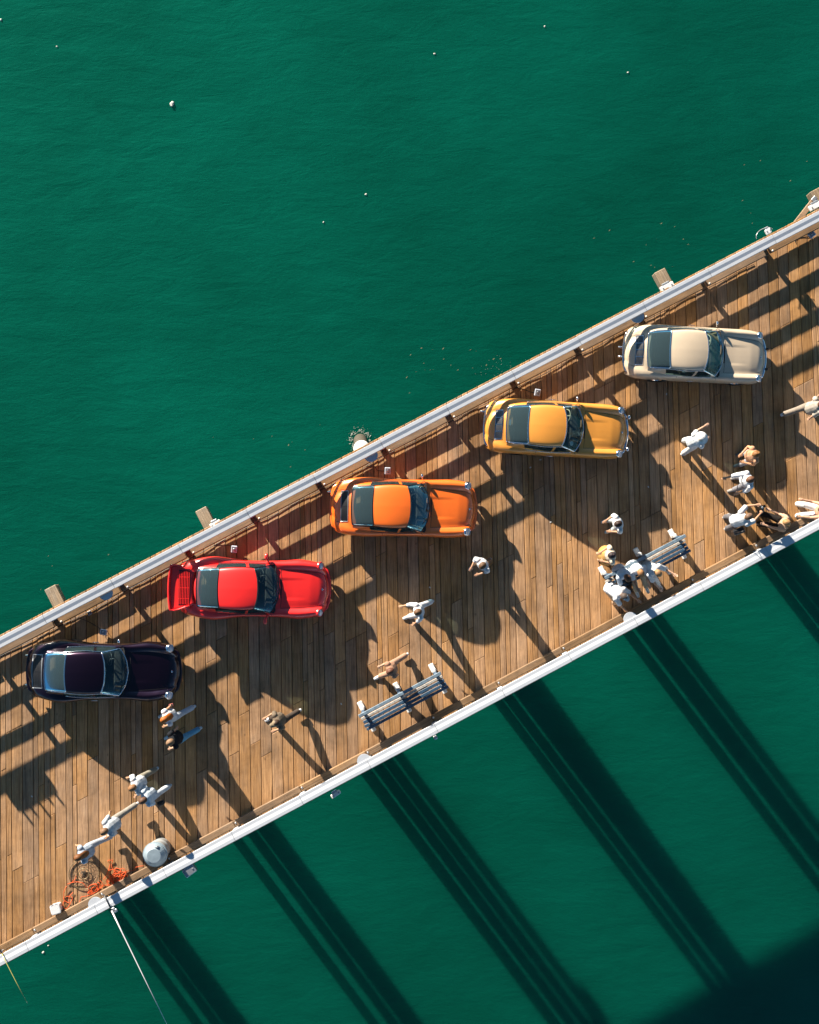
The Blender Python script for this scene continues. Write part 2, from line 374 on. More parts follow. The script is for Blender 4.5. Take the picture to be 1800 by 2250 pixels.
# ------------------------------------------------------------------ railings
POST = 2.142
def railing(side):
    up = side > 0
    v0 = V_UP if up else V_LO
    s = 1 if up else -1            # +x local points inside for the upper rail
    u0, _ = UV(P(1684, 547, .25)) if up else UV(P(1235, 1425, .25))
    n0 = math.ceil((-17.5-u0)/POST); n1 = math.floor((17.5-u0)/POST)
    us = [u0+k*POST for k in range(n0, n1+1)]
    t = empty('pier_railing', W(0, v0, 0), FR, 'white capped timber railing on the sunward edge behind the parked cars' if up else 'white capped timber railing behind the two blue benches', 'railing', 'railings along the pier')
    rg = random.Random(5 if up else 6)
    def piece(name, d, loc, mat, b=.008, rz=0):
        o = MB().bbox((0, 0, 0), d, b).build(name, M[mat], t); o.location = loc; o.rotation_euler = (0, 0, rz); return o
    for k, u in enumerate(us):
        piece('post', (.14, .15, 1.012), (s*(-.04 if up else .0)*0, u, .506), 'white')
        piece('kerb_block', (.20, .15, .114), (s*.14, u+.0, .0575), 'bull')
        bc = MB().lathe([(0, .02), (.02, .018), (.028, .010), (.03, 0)], 10).build('bolt_cap', M['steel' if not up else 'concrete'], t, smooth=True)
        bc.location = (s*.19, u+(.16 if up else .05), .226)
        if k+1 < len(us):
            L = POST; um = u+L/2
            kw, kl, kx = (.24, L-.146, .12) if up else (.20, L-.010, .176)
            piece('kerb_timber', (kw, kl, .11), (s*kx+rg.uniform(-.008, .008), um, .170+rg.uniform(-.004, .004)), 'bull', .02)
            # two boards on the outer face of the posts
            for zc, h in ((.4675, .135), (.770, .134)):
                piece('rail_board', (.045, L-.012, h), (-s*.047, um, zc), 'white')
            # cap board: flat outer lip, a shallow slope inwards, flat inner edge
            prof = [(-.135, 1.014), (-.135, 1.113), (-.130, 1.118), (-.045, 1.118), (.045, 1.1000), (.130, 1.1000), (.135, 1.0950), (.135, 1.014)]
            mb = MB(); l2 = (L-.010)/2; n_ = len(prof)
            mb.add([(s*x, -l2, z) for x, z in prof]+[(s*x, l2, z) for x, z in prof], [tuple(range(n_)), tuple(range(n_, 2*n_))[::-1]]+[(q, (q+1) % n_, n_+(q+1) % n_, n_+q) for q in range(n_)])
            o = mb.build('cap_board', M['white'], t, fix=True); o.location = (rg.uniform(-.004, .004), um, rg.uniform(-.003, .003)); o.rotation_euler = (0, 0, rg.uniform(-.0015, .0015))
    # half-round shelves on the inner side of the cap
    shelves = [(233, 1309), (816, 1001), (1403, 693)] if up else [(207, 1983), (799, 1670), (1385, 1358)]
    for x, y in shelves:
        u, _ = UV(P(x, y, 1.08)); mb = MB()
        poly = [(s*.137+s*.19*math.sin(q), u+.2*math.cos(q)) for q in [math.pi*i/14 for i in range(15)]]
        mb.prism(poly, .94 if up else 1.04, .97 if up else 1.07); o = mb.build('half_round_shelf', M['white'], t, fix=True)
    return t, us
rail_up, us_up = railing(1)
rail_lo, us_lo = railing(-1)
# ------------------------------------------------------------------ sports coupes
def smooth_tab(tab, sig=.05):
    xs = np.linspace(-2.6, 2.6, 1041); ys = np.interp(xs, [t[0] for t in tab], [t[1] for t in tab])
    k = np.exp(-.5*(np.arange(-60, 61)*.005/sig)**2); k /= k.sum()
    yp = np.convolve(np.pad(ys, 60, mode='edge'), k, mode='valid')
    return lambda x: float(np.interp(x, xs, yp))
TAB_W = [(-2.10, .66), (-2.0, .72), (-1.8, .765), (-1.5, .79), (-1.05, .805), (-.5, .795), (0, .79), (.5, .79), (1.0, .795), (1.28, .80), (1.6, .79), (1.8, .77), (1.95, .745), (2.05, .70), (2.1, .655)]
TAB_ZC = [(-2.1, .50), (-2.04, .62), (-1.95, .72), (-1.8, .81), (-1.6, .905), (-1.48, .955), (-1.2, .98), (-.9, .9), (.4, .86), (.6, .85), (.75, .828), (.95, .802), (1.3, .772), (1.6, .738), (1.85, .682), (2.0, .595), (2.06, .51), (2.1, .44)]
TAB_ZF = [(-2.1, .48), (-2.0, .62), (-1.85, .73), (-1.6, .82), (-1.3, .875), (-1.05, .885), (-.6, .87), (0, .855), (.5, .85), (.9, .842), (1.3, .824), (1.6, .797), (1.82, .770), (1.93, .73), (2.01, .61), (2.05, .51), (2.1, .44)]
TAB_YF = [(-2.1, .42), (-1.9, .56), (-1.5, .66), (-1.05, .69), (0, .715), (.5, .71), (.8, .68), (1.1, .66), (1.5, .65), (1.85, .635), (2.0, .58), (2.1, .48)]
TAB_BOW = [(-2.1, .125), (-1.7, .06), (-1.2, 0), (1.1, 0), (1.6, .05), (1.85, .10), (2.1, .165)]
TAB_CR = [(-2.1, .05), (-1.8, .07), (-1.5, .075), (-1.0, .03), (.4, .01), (.7, .02), (1.2, .022), (1.8, .03), (2.1, .04)]
fZC, fZF, fYF, fBOW, fCR = [smooth_tab(t, .035) for t in (TAB_ZC, TAB_ZF, TAB_YF, TAB_BOW, TAB_CR)]
fW0 = smooth_tab(TAB_W, .04)
AX_F, AX_R = 1.27, -1.06
def catmull(pts, sub):
    out = []; n = len(pts); P_ = [np.array(p) for p in pts]
    for i in range(n-1):
        p0 = P_[max(i-1, 0)]; p1 = P_[i]; p2 = P_[i+1]; p3 = P_[min(i+2, n-1)]
        for k in range(sub):
            t = k/sub
            out.append(.5*((2*p1)+(-p0+p2)*t+(2*p0-5*p1+4*p2-p3)*t*t+(-p0+3*p1-3*p2+p3)*t**3))
    out.append(P_[-1]); return out

def car_body_rows(ff, fr):
    """half sections from the centre line out and down to the sill; ff, fr = wing flare front and rear"""
    def fW(x): return fW0(x)+ff*math.exp(-((x-AX_F)/.38)**2)+fr*math.exp(-((x-AX_R)/.55)**2)
    xs = np.concatenate([np.linspace(-2.1, -1.85, 12), np.linspace(-1.81, 1.7, 80), np.linspace(1.74, 2.1, 18)])
    rows = []
    for x in xs:
        w = fW(x); zc = fZC(x); zf = fZF(x); yf = fYF(x)+(w-fW0(x))*.75; cr = fCR(x); bow = fBOW(x)
        front = x > .3
        yv = yf-(.155 if front else .19); zv = zc-cr
        mid = (zv+zf)/2 if zf > zv else zv*.45+zf*.55
        ctl = [(0, zc), (yv*.35, zc-cr*.12), (yv*.7, zc-cr*.5), (yv, zv), (yv+.07, mid if not front else zv+(zf-zv)*.55), (yf, zf),
               (yf+(w-yf)*.62, zf-.045), (w*.992, zf-.15 if zf > .7 else zf-.08), (w, .50 if zf > .7 else .42), (w-.012, .38), (w-.05, .22)]
        sec = catmull(ctl, 5); out = []
        for (y, z) in sec:
            rec = 0
            if .72 < x < 1.6:      # pressed panel in the bonnet beside the cowl
                e = max(0, min(1, (.285-abs(y))/.03)); e = e*e*(3-2*e); fd = max(0, min(1, (1.55-x)/.45))*max(0, min(1, (x-.74)/.03)); rec = .014*e*fd
            z = z-rec
            xx = x-bow*(y/w)**2.2*(1 if x > 0 else -1)
            if y > .5:
                for ax, ar in ((AX_F, .335), (AX_R, .345)):
                    d = xx-ax
                    if abs(d) < ar: z = max(z, min(.30+math.sqrt(ar*ar-d*d), zf-.10))
            out.append((float(xx), float(y), float(z)))
        rows.append(out)
    return rows
def greenhouse():
    def bez(pts, n):
        return [Vector(p) for p in catmull(pts, n)]
    def sym(half):  # half: from outer (y>0) to centre -> full width
        return half+[Vector((p.x, -p.y, p.z)) for p in half[-2::-1]]
    G = {}
    G['WB'] = sym(bez([(.50, .665, .868), (.585, .56, .864), (.69, .33, .856), (.745, 0, .852)], 4))
    G['WT'] = sym(bez([(.085, .562, 1.196), (.12, .50, 1.240), (.18, .28, 1.268), (.20, 0, 1.278)], 4))
    G['RM'] = sym(bez([(-.36, .585, 1.215), (-.36, .52, 1.268), (-.36, .28, 1.302), (-.36, 0, 1.315)], 4))
    G['RT'] = sym(bez([(-.86, .545, 1.155), (-.865, .485, 1.200), (-.885, .27, 1.226), (-.895, 0, 1.234)], 4))
    G['RB'] = sym(bez([(-1.455, .515, .950), (-1.47, .46, .978), (-1.49, .26, .999), (-1.50, 0, 1.006)], 4))
    return G
GH = greenhouse()
def lerp_rows(a, b, n, bulge=0.0):
    out = []
    for i in range(n+1):
        t = i/n; out.append([p.lerp(q, t)+Vector((0, 0, bulge*4*t*(1-t))) for p, q in zip(a, b)])
    return out
def three_rows(a, b, c, n):
    out = []
    for i in range(2*n+1):
        t = i/(2*n); l0 = (1-t)*(1-2*t); l1 = 4*t*(1-t); l2 = t*(2*t-1)
        out.append([p*l0+q*l1+r*l2 for p, q, r in zip(a, b, c)])
    return out
def inset_patch(rows, e=.04):
    return rows
BELT = [Vector(p) for p in catmull([(.50, .672, .862), (.30, .70, .862), (0, .718, .864), (-.4, .716, .870), (-.8, .692, .880), (-1.15, .655, .889), (-1.455, .60, .885)], 6)]
RAIL = [Vector(p) for p in catmull([(.50, .665, .872), (.29, .61, 1.035), (.085, .569, 1.190), (-.36, .594, 1.207), (-.86, .555, 1.147), (-1.16, .538, 1.050), (-1.455, .527, .940)], 6)]

def drape_ribbon(bvh, pts, wd, off=.003):
    mb = MB(); vs = []
    zz = []
    for (x, y) in pts:
        h = bvh.ray_cast(Vector((x, y, 2.0)), Vector((0, 0, -1)))
        zz.append(Vector((x, y, (h[0].z if h[0] is not None else .5)+off)))
    n = len(zz)
    for i, p in enumerate(zz):
        t = (zz[min(i+1, n-1)]-zz[max(i-1, 0)]); t.z = 0; t.normalize(); s = Vector((-t.y, t.x, 0))*wd/2
        vs += [p+s, p-s]
    mb.add(vs, [(2*i, 2*i+1, 2*i+3, 2*i+2) for i in range(n-1)])
    return mb
def densify(pts, step=.04):
    out = []
    for a, b in zip(pts[:-1], pts[1:]):
        n = max(1, int(math.hypot(b[0]-a[0], b[1]-a[1])/step))
        out += [(a[0]+(b[0]-a[0])*i/n, a[1]+(b[1]-a[1])*i/n) for i in range(n)]
    return out+[pts[-1]]
def disc_mat(normal):
    return Vector((0, 0, 1)).rotation_difference(Vector(normal)).to_matrix()

def make_wheel(car, x, y, r, wd, rimc):
    w = empty('wheel', (x, y, r)); w.parent = car
    rx = Matrix.Rotation(math.pi/2, 3, 'X')
    MB().lathe([(r*.64, -wd/2), (r*.93, -wd/2), (r, -wd*.36), (r, wd*.36), (r*.93, wd/2), (r*.64, wd/2)], 28, rx).build('tyre', M['rubber'], w, smooth=True)
    mb = MB(); mb.lathe([(r*.64, -wd*.42), (r*.60, -wd*.3), (r*.58, wd*.3), (r*.64, wd*.44), (r*.58, wd*.42)], 24, rx)
    s = -1 if y > 0 else 1
    for k in range(5):
        q = 2*math.pi*k/5; m = Matrix.Rotation(q, 3, 'Y')
        mb.box(m @ Vector((r*.31, s*-wd*.30*-1, 0)), (r*.55, .03, r*.2), m)
    mb.lathe([(0, .03), (r*.16, .03), (r*.17, -.03)], 12, rx, (0, s*wd*.3, 0))
    mb.build('rim', M[rimc], w, fix=True)

def make_car(name, label, px, py, rot, paint, o):
    loc = P(px, py, .5); loc.z = 0
    car = empty(name, loc, R(rot), label, 'car', 'cars parked along the pier')
    L, Wd = o.get('len', 1.0), o.get('wid', 1.0)
    ff, fr = o.get('ff', 0), o.get('fr', 0)
    rows = car_body_rows(ff, fr)
    # ---- body shell, open under the glasshouse
    mb = MB(); full = []
    for r in rows: full.append([(x, -y, z) for x, y, z in r[:0:-1]]+r)
    mb.grid(full)
    m = len(full[0])
    for e in (0, len(full)-1):
        base = e*m; half = m//2
        fs = [(base+half-i, base+half-i-1, base+half+i+1, base+half+i) if i else (base+half, base+half-1, base+half+1) for i in range(half)]
        mb.f += fs
    bm = bmesh.new()
    for v in mb.v: bm.verts.new(v)
    bm.verts.ensure_lookup_table()
    for f in mb.f:
        try: bm.faces.new([bm.verts[i] for i in f])
        except ValueError: pass
    bvh = BVHTree.FromBMesh(bm)
    kill = []
    for f in bm.faces:
        c = f.calc_center_median(); ay = abs(c.y)
        if c.z < .8: continue
        yb = np.interp(-c.x, [-b.x for b in BELT], [b.y for b in BELT])-.035
        xf = .70-.40*(ay/.66)**2.3
        if -1.36 < c.x < xf and ay < yb: kill.append(f)
    bmesh.ops.delete(bm, geom=kill, context='FACES')
    bmesh.ops.recalc_face_normals(bm, faces=bm.faces)
    me = bpy.data.meshes.new('body'); bm.to_mesh(me); bm.free()
    body = link('body', me, M[paint], car, True)
    # ---- roof, pillars, glass
    trim = o.get('trim', 'chrome')
    roof_rows = three_rows(GH['WT'], GH['RM'], GH['RT'], 7)
    MB().grid(roof_rows).build('roof', M[o.get('roofpaint', paint)], car, True)
    def rim_tube(name, pts, r, mat, closed=True, parent=car): return MB().tube(pts, r, 6, closed=closed).build(name, M[mat], parent, True)
    ws_rows = lerp_rows(GH['WB'], GH['WT'], 8, .008)
    ws = MB().grid(ws_rows).build('windshield', M[o.get('ws', 'glass')], car, True)
    edge = ws_rows[0]+[r[-1] for r in ws_rows[1:]]+ws_rows[-1][-2::-1]+[r[0] for r in ws_rows[-2:0:-1]]
    rim_tube('windshield_frame', edge, .016, trim)
    rw_rows = lerp_rows(GH['RT'], GH['RB'], 8, .022)
    rwi = [[p for p in r] for r in rw_rows]
    rw = MB().grid(rw_rows).build('rear_window', M['glassd'], car, True)
    edge = rw_rows[0]+[r[-1] for r in rw_rows[1:]]+rw_rows[-1][-2::-1]+[r[0] for r in rw_rows[-2:0:-1]]
    rim_tube('rear_window_frame', edge, .017, trim)
    n = len(BELT)
    def side(i, t, s, push=0):
        p = BELT[i].lerp(RAIL[i], t); bul = .018*math.sin(math.pi*t)
        return Vector((p.x, s*(p.y+bul+push), p.z))
    i_b, i_q = 15, 26
    for s in (1, -1):
        ts = [0, .10, .3, .5, .7, .90, 1.0]
        fr_ = MB(); dg = MB(); qg = MB()
        for i in range(n-1):
            x = (BELT[i].x+BELT[i+1].x)/2
            for a, b in zip(ts[:-1], ts[1:]):
                q = [side(i, a, s), side(i+1, a, s), side(i+1, b, s), side(i, b, s)]
                mid = .05 < (a+b)/2 < .95 and a >= .1 and b <= .9
                if mid and 4 <= i < i_b-1: dg.add(q, [(0, 1, 2, 3)])
                elif mid and i_b <= i < i_q: qg.add(q, [(0, 1, 2, 3)])
                else: fr_.add(q, [(0, 1, 2, 3)])
        fr_.build('pillar_panel', M[paint], car, True, fix=True)
        dg.build('door_window', M['glass'], car, True, fix=True)
        qg.build('quarter_window', M['glass'], car, True, fix=True)
        MB().tube([side(i, .97, s, .012)+Vector((0, 0, .004)) for i in range(6, 34)], .011, 6).build('drip_rail', M[trim], car, True)
        MB().tube([side(i, .06, s, .012) for i in range(3, 27)], .009, 6).build('waist_trim', M[trim], car, True)
        # lamps, handles
        e = s
        nrm = Vector((.80, .06*s, .60)).normalized(); y_h = (.635+ff*.6)*s
        hl = empty('headlight', (1.865, y_h, .715)); hl.parent = car
        dm = disc_mat(nrm)
        MB().lathe([(.118, -.06), (.120, .0), (.104, .018), (.100, .006)], 22, dm).build('headlight_rim', M[o.get('hlrim', 'chrome')], hl, True)
        MB().lathe([(0, .032), (.05, .027), (.085, .014), (.102, .0)], 22, dm).build('headlight_lens', M['lens'], hl, True)
        MB().bbox((0, 0, 0), (.04, .14, .05), .01).build('indicator', M['amber'], car).location = (1.99, .50*s, .43)
        MB().bbox((0, 0, 0), (.05, .22, .07), .012).build('tail_light', M['redlens'], car).location = (-2.03, .42*s, .43)
        MB().tube([(-.10, s*(.80), .73), (-.10, s*(.825), .735), (-.26, s*(.825), .735), (-.26, s*(.80), .73)], .010, 6).build('door_handle', M[trim], car, True)
        make_wheel(car, AX_F, s*(.66+ff), .305, .19, o.get('rim', 'steel'))
        make_wheel(car, AX_R, s*(.665+fr), .31, .22, o.get('rim', 'steel'))
    # mirrors
    for s in ((1, -1) if o.get('mirrors') == 2 else (1,)):
        mr = MB()
        if o.get('mirrors') == 2:
            bm2 = bmesh.new(); bmesh.ops.create_icosphere(bm2, subdivisions=2, radius=1); bmesh.ops.scale(bm2, vec=(.055, .095, .06), verts=bm2.verts)
            mr.frombm(bm2, (.38, s*.90, .93)); mr.tube([(.44, s*.72, .87), (.40, s*.86, .92)], .028, 8)
            mr.build('door_mirror', M[paint], car, True)
        else:
            mr.lathe([(0, .03), (.045, .028), (.058, .0), (.04, -.03), (0, -.04)], 14, disc_mat((-1, 0, 0)), (.50, s*.875, .965)); mr.tube([(.52, s*.79, .85), (.50, s*.86, .93)], .011, 6)
            mr.build('door_mirror', M['chrome'], car, True)
    # panel gaps
    gap = .009
    hood = densify([(.80, .0), (.80, .30), (.775, .54), (.98, .53), (1.4, .505), (1.8, .47), (1.95, .40), (2.01, .2), (2.02, 0)])
    hood = hood+[(x, -y) for x, y in hood[-2::-1]]
    drape_ribbon(bvh, hood, gap).build('bonnet_gap', M['line'], body)
    lid = densify([(-1.575, 0), (-1.57, .44), (-1.80, .46), (-1.97, .40), (-2.0, 0)]); lid = lid+[(x, -y) for x, y in lid[-2::-1]]
    drape_ribbon(bvh, lid, gap).build('engine_lid_gap', M['line'], body)
    for s in (1, -1):
        drape_ribbon(bvh, densify([(.50, s*.69), (.55, s*.745), (.55, s*.785)], .02), gap).build('door_gap', M['line'], body)
        drape_ribbon(bvh, densify([(-.60, s*.72), (-.60, s*.785)], .02), gap).build('door_gap', M['line'], body)
    # badge on the nose
    h = bvh.ray_cast(Vector((1.90, 0, 2)), Vector((0, 0, -1)))[0]
    MB().lathe([(0, .008), (.022, .007), (.028, 0)], 10, None, (1.90, 0, h.z)).build('bonnet_badge', M['chrome'], car, True)
    # cowl vent and wipers
    drape_ribbon(bvh, densify([(.775, .26), (.785, 0), (.775, -.26)]), .03).build('cowl_vent', M['black'], body)
    for y0, y1 in ((.16, -.24), (-.30, -.56)) if not o.get('wip2') else ((.10, .42), (-.28, .05)):
        a = Vector((.73-.1*abs(y0), y0, .885)); bpt = Vector((.60-.22*(abs(y1)/.6)**2, y1, .95))
        MB().tube([a, a.lerp(bpt, .5)+Vector((.02, 0, .015)), bpt], .008, 5).build('wiper', M['black'], car, True)
    # bumpers
    def bumper(front, mat, z0, z1, proud, wrap):
        mb = MB(); pts = []
        for i in range(-16, 17):
            t = i/16; y = .70*t
            x_ = 2.10-.165*abs(t*.98)**2.2 if front else -2.10+.125*abs(t*.98)**2.2
            if abs(t) > .80: x_ += -(abs(t)-.80)*wrap if front else (abs(t)-.80)*wrap
            pts.append((x_, y))
        rows_ = []
        sg = 1 if front else -1
        for (x_, y) in pts:
            rows_.append([(x_-sg*.06, y, z0), (x_+sg*proud*.8, y, z0), (x_+sg*proud, y, z0+.02), (x_+sg*proud, y, z1-.02), (x_+sg*proud*.75, y, z1), (x_-sg*.06, y, z1)])
        mb.grid(rows_, True); mb.build('front_bumper' if front else 'rear_bumper', M[mat], car, True, fix=True)
    bmat = o.get('bumper', paint)
    bumper(True, bmat, .36, .475, o.get('bprd', .03), 1.0); bumper(False, bmat, .38, .50, o.get('bprd', .03), .9)
    if o.get('strip'):
        bumper(True, 'black', .41, .44, o.get('bprd', .03)+.012, 1.0); bumper(False, 'black', .43, .46, o.get('bprd', .03)+.012, .9)
    # rear grille
    g = o.get('grille', 'chrome')
    if g != 'tail':
        x0, x1, yg = (-1.60, -1.80, .42) if g != 'wide' else (-1.60, -1.90, .47)
        vs = []; nn = 12
        mbp = MB(); rr = []
        for i in range(5):
            xx = x0+(x1-x0)*i/4; row = []
            for j in range(nn+1):
                yy = -yg+2*yg*j/nn; hh = bvh.ray_cast(Vector((xx, yy, 2)), Vector((0, 0, -1)))[0]; row.append((xx, yy, hh.z+.006))
            rr.append(row)
        gr = mbp.grid(rr).build('engine_grille', M['black'], car, True)
        gm = 'chrome' if g == 'chrome' else 'black'
        ed = densify([(x0, 0), (x0, yg), (x1, yg), (x1, 0)], .05); ed = ed+[(x, -y) for x, y in ed[-2::-1]]
        drape_ribbon(bvh, ed, .022, .016).build('grille_frame', M['chrome' if g == 'chrome' else 'steel'], gr)
        for yy in ((-.2, 0, .2) if g == 'chrome' else (0,)):
            drape_ribbon(bvh, densify([(x0, yy), (x1, yy)], .03), .016, .014).build('grille_bar', M[gm], gr)
        for k in range(1, 6):
            xx = x0+(x1-x0)*k/6
            drape_ribbon(bvh, densify([(xx, -yg), (xx, yg)], .06), .010, .012).build('grille_slat', M['steel' if g == 'chrome' else 'interior'], gr)
    else:
        # flat tea-tray tail with raised rubber lip and louvred intake
        tail = empty('rear_spoiler', (0, 0, 0)); tail.parent = car
        rows_ = []
        for (x, z, yy) in ((-1.60, .93, .46), (-1.72, .925, .50), (-1.85, .92, .54), (-2.0, .925, .60), (-2.15, .94, .635), (-2.25, .965, .62)):
            rows_.append([(x+.05*(y/yy)**2, y, z+.02*(y/yy)**4) for y in np.linspace(-yy, yy, 17)])
        top = MB().grid(rows_); low = [[(x, y, z-.055-.10*max(0, -x-1.6 < .2)) for x, y, z in r] for r in rows_]
        top.grid([r[::-1] for r in low])
        for e in (0, -1): top.grid([rows_[e], low[e]])
        for e in (0, -1): top.grid([[r[e] for r in rows_], [r[e] for r in low]])
        top.build('spoiler_tray', M[paint], tail, True, fix=True)
        lip = [Vector(rows_[i][0]) for i in range(1, 6)]+[Vector(p) for p in rows_[5][1:-1]]+[Vector(rows_[i][-1]) for i in range(5, 0, -1)]
        MB().tube([p+Vector((0, 0, .02)) for p in lip], .028, 8).build('spoiler_lip', M[paint], tail, True)
        MB().prism([(-1.68, -.46), (-1.68, .46), (-1.98, .50), (-1.98, -.50)], .80, .936).build('intake', M['black'], tail, fix=True)
        for k in range(7):
            xx = -1.70-.043*k; MB().box((xx, 0, .944), (.016, .92, .016)).build('louvre', M[paint], tail)
        for yy in (-.3, 0, .3): MB().box((-1.83, yy, .941), (.30, .016, .01)).build('intake_bar', M[paint], tail)
        sup = MB()
        for s in (1, -1): sup.box((-1.88, s*.38, .84), (.22, .05, .14))
        sup.build('spoiler_support', M[paint], tail)
    # exhaust
    for yy in o.get('exh', (.42,)):
        MB().tube([(-2.0, yy, .30), (-2.22, yy, .29)], .035, 10).build('exhaust_pipe', M['chrome'], car, True)
    if o.get('over'):
        for s in (1, -1): MB().bbox((2.145, s*.30, .43), (.06, .06, .15), .015).build('overrider', M['black'], car)
    if o.get('fog'):
        for s in (1, -1):
            MB().lathe([(0, .05), (.06, .045), (.075, .02), (.06, -.04), (0, -.06)], 16, disc_mat((1, 0, .2)), (2.10, s*.47, .545)).build('fog_lamp', M['chrome'], car, True)
    # cabin inside
    mb = MB(); fl = .34
    mb.box((-.30, 0, fl-.02), (1.9, 1.30, .04)); mb.box((.62, 0, .62), (.05, 1.28, .5)); mb.box((-1.22, 0, .62), (.05, 1.2, .5))
    for s in (1, -1): mb.box((-.30, s*.66, .60), (1.84, .05, .50))
    mb.box((-1.02, 0, .68), (.44, 1.15, .04))
    mb.build('cabin_tub', M['interior'], car)
    MB().bbox((.48, 0, .79), (.26, 1.22, .12), .04).build('dashboard', M['interior'], car)
    sm = o.get('seat', 'black_leather')
    for s in (1, -1):
        st = empty('seat', (-.25, s*.34, fl)); st.parent = car
        MB().bbox((.08, 0, .12), (.50, .48, .20), .05).build('seat_cushion', M[sm], st)
        MB().bbox((-.22, 0, .40), (.16, .48, .60), .06, Matrix.Rotation(R(-14), 3, 'Y')).build('seat_back', M[sm], st)
    whl = MB(); tilt = Matrix.Rotation(R(-62), 3, 'Y'); c = Vector((.24, .36, .83))
    whl.tube([c+tilt @ Vector((.185*math.cos(q), .185*math.sin(q), 0)) for q in [2*math.pi*i/24 for i in range(24)]], .014, 6, closed=True)
    for q in (0, 2.1, 4.2): whl.tube([c, c+tilt @ Vector((.18*math.cos(q), .18*math.sin(q), 0))], .012, 5)
    whl.tube([c, c+Vector((.25, 0, -.06))], .02, 6); whl.build('steering_wheel', M[o.get('wheelmat', 'black')], car, True)
    # stickers
    if o.get('sticker'):
        p = Vector((.40, -.45, .99)); MB().lathe([(0, 0), (.065, 0), (.07, .0)], 20, disc_mat((.62, -.12, .78)), p+Vector((.0, 0, .022))).build('round_sticker', M['sticker'], car)
        MB().box((-1.40, .05, 1.03), (.06, .16, .004), Matrix.Rotation(R(-22), 3, 'Y')).build('rear_sticker', M['white'], car)
    car.scale = (L, Wd, 1)
    return car
M['p_purple'] = paint_mat('dark purple metallic paint', (.011, .0012, .011), .36, 1, .85, .14)
M['p_red'] = paint_mat('bright red paint', (.86, .018, .014), .42)
M['p_orange'] = paint_mat('orange paint', (.88, .155, .010), .42)
M['p_yellow'] = paint_mat('mustard yellow paint', (.68, .275, .038), .42)
M['p_tan'] = paint_mat('sand beige paint', (.54, .43, .305), .42)
M['sticker'] = simple('pale sticker', (.45, .55, .58), .5)
make_car('parked_car', 'glossy dark purple rear-engined coupe with wide wings parked on the planks', 228, 1474, -.4, 'p_purple', dict(ff=.055, fr=.085, len=1.035, grille='wide', bumper='p_purple', trim='chrome', exh=(-.42, .42), mirrors=1, bprd=.05))
make_car('parked_car', 'bright red coupe with a large louvred tail spoiler and wide hips', 557, 1293, -.8, 'p_red', dict(ff=.035, fr=.085, wid=1.02, len=1.045, grille='tail', bumper='p_red', trim='black', mirrors=2, hlrim='p_red', bprd=.04, strip=True, exh=(.45,)))
make_car('parked_car', 'orange coupe with black rear grille and body coloured bumpers', 887, 1116, -1.2, 'p_orange', dict(ff=.01, fr=.02, wid=1.04, grille='plain', bumper='p_orange', trim='black', mirrors=1, wip2=False, bprd=.045, strip=True))
make_car('parked_car', 'mustard yellow coupe with chrome bumpers and fog lamps', 1222, 943, -3.3, 'p_yellow', dict(grille='chrome', bumper='chrome', trim='chrome', mirrors=1, fog=True, sticker=True, wheelmat='cream', ws='glassc', bprd=.03, rim='chrome'))
make_car('parked_car', 'sand beige coupe with chrome trim and tan seats', 1527, 780, -2.8, 'p_tan', dict(grille='chrome', bumper='chrome', trim='chrome', mirrors=1, over=True, seat='tan_leather', wheelmat='cream', ws='glassc', exh=(-.12, .16), bprd=.03, rim='chrome'))
# ------------------------------------------------------------------ people
REMESH = []
def etube(mb, pts, a, b, side, seg=12):
    """closed tube with elliptic sections: half-width a along `side`, half-depth b across it"""
    pts = [Vector(p) for p in pts]; n = len(pts); vs = []; fs = []
    for i, p in enumerate(pts):
        t = (pts[min(i+1, n-1)]-pts[max(i-1, 0)]).normalized()
        sd = Vector(side); sd = (sd-t*sd.dot(t)).normalized(); f = t.cross(sd)
        for k in range(seg):
            q = 2*math.pi*k/seg; vs.append(p+sd*a[i]*math.cos(q)+f*b[i]*math.sin(q))
    for i in range(n-1):
        for k in range(seg):
            l = (k+1) % seg; fs.append((i*seg+k, i*seg+l, (i+1)*seg+l, (i+1)*seg+k))
    e0 = len(vs); vs.append(pts[0]-(pts[1]-pts[0]).normalized()*min(a[0], b[0])*.5); vs.append(pts[-1]+(pts[-1]-pts[-2]).normalized()*min(a[-1], b[-1])*.5)
    for k in range(seg):
        l = (k+1) % seg; fs.append((e0, l, k)); fs.append((e0+1, (n-1)*seg+k, (n-1)*seg+l))
    mb.add(vs, fs)
def ball(mb, c, r, sub=2):
    bm = bmesh.new(); bmesh.ops.create_icosphere(bm, subdivisions=sub, radius=1)
    bmesh.ops.scale(bm, vec=r if isinstance(r, (tuple, list)) else (r, r, r), verts=bm.verts); mb.frombm(bm, c)
SKIN = {}
def cloth(col, rough=.85):
    key = tuple(round(c, 3) for c in col)
    if key not in SKIN: SKIN[key] = simple('cloth %d' % len(SKIN), col, rough, vary=.18, scale=11, bump=.7 if rough > .7 else .15, spec=.2)
    return SKIN[key]

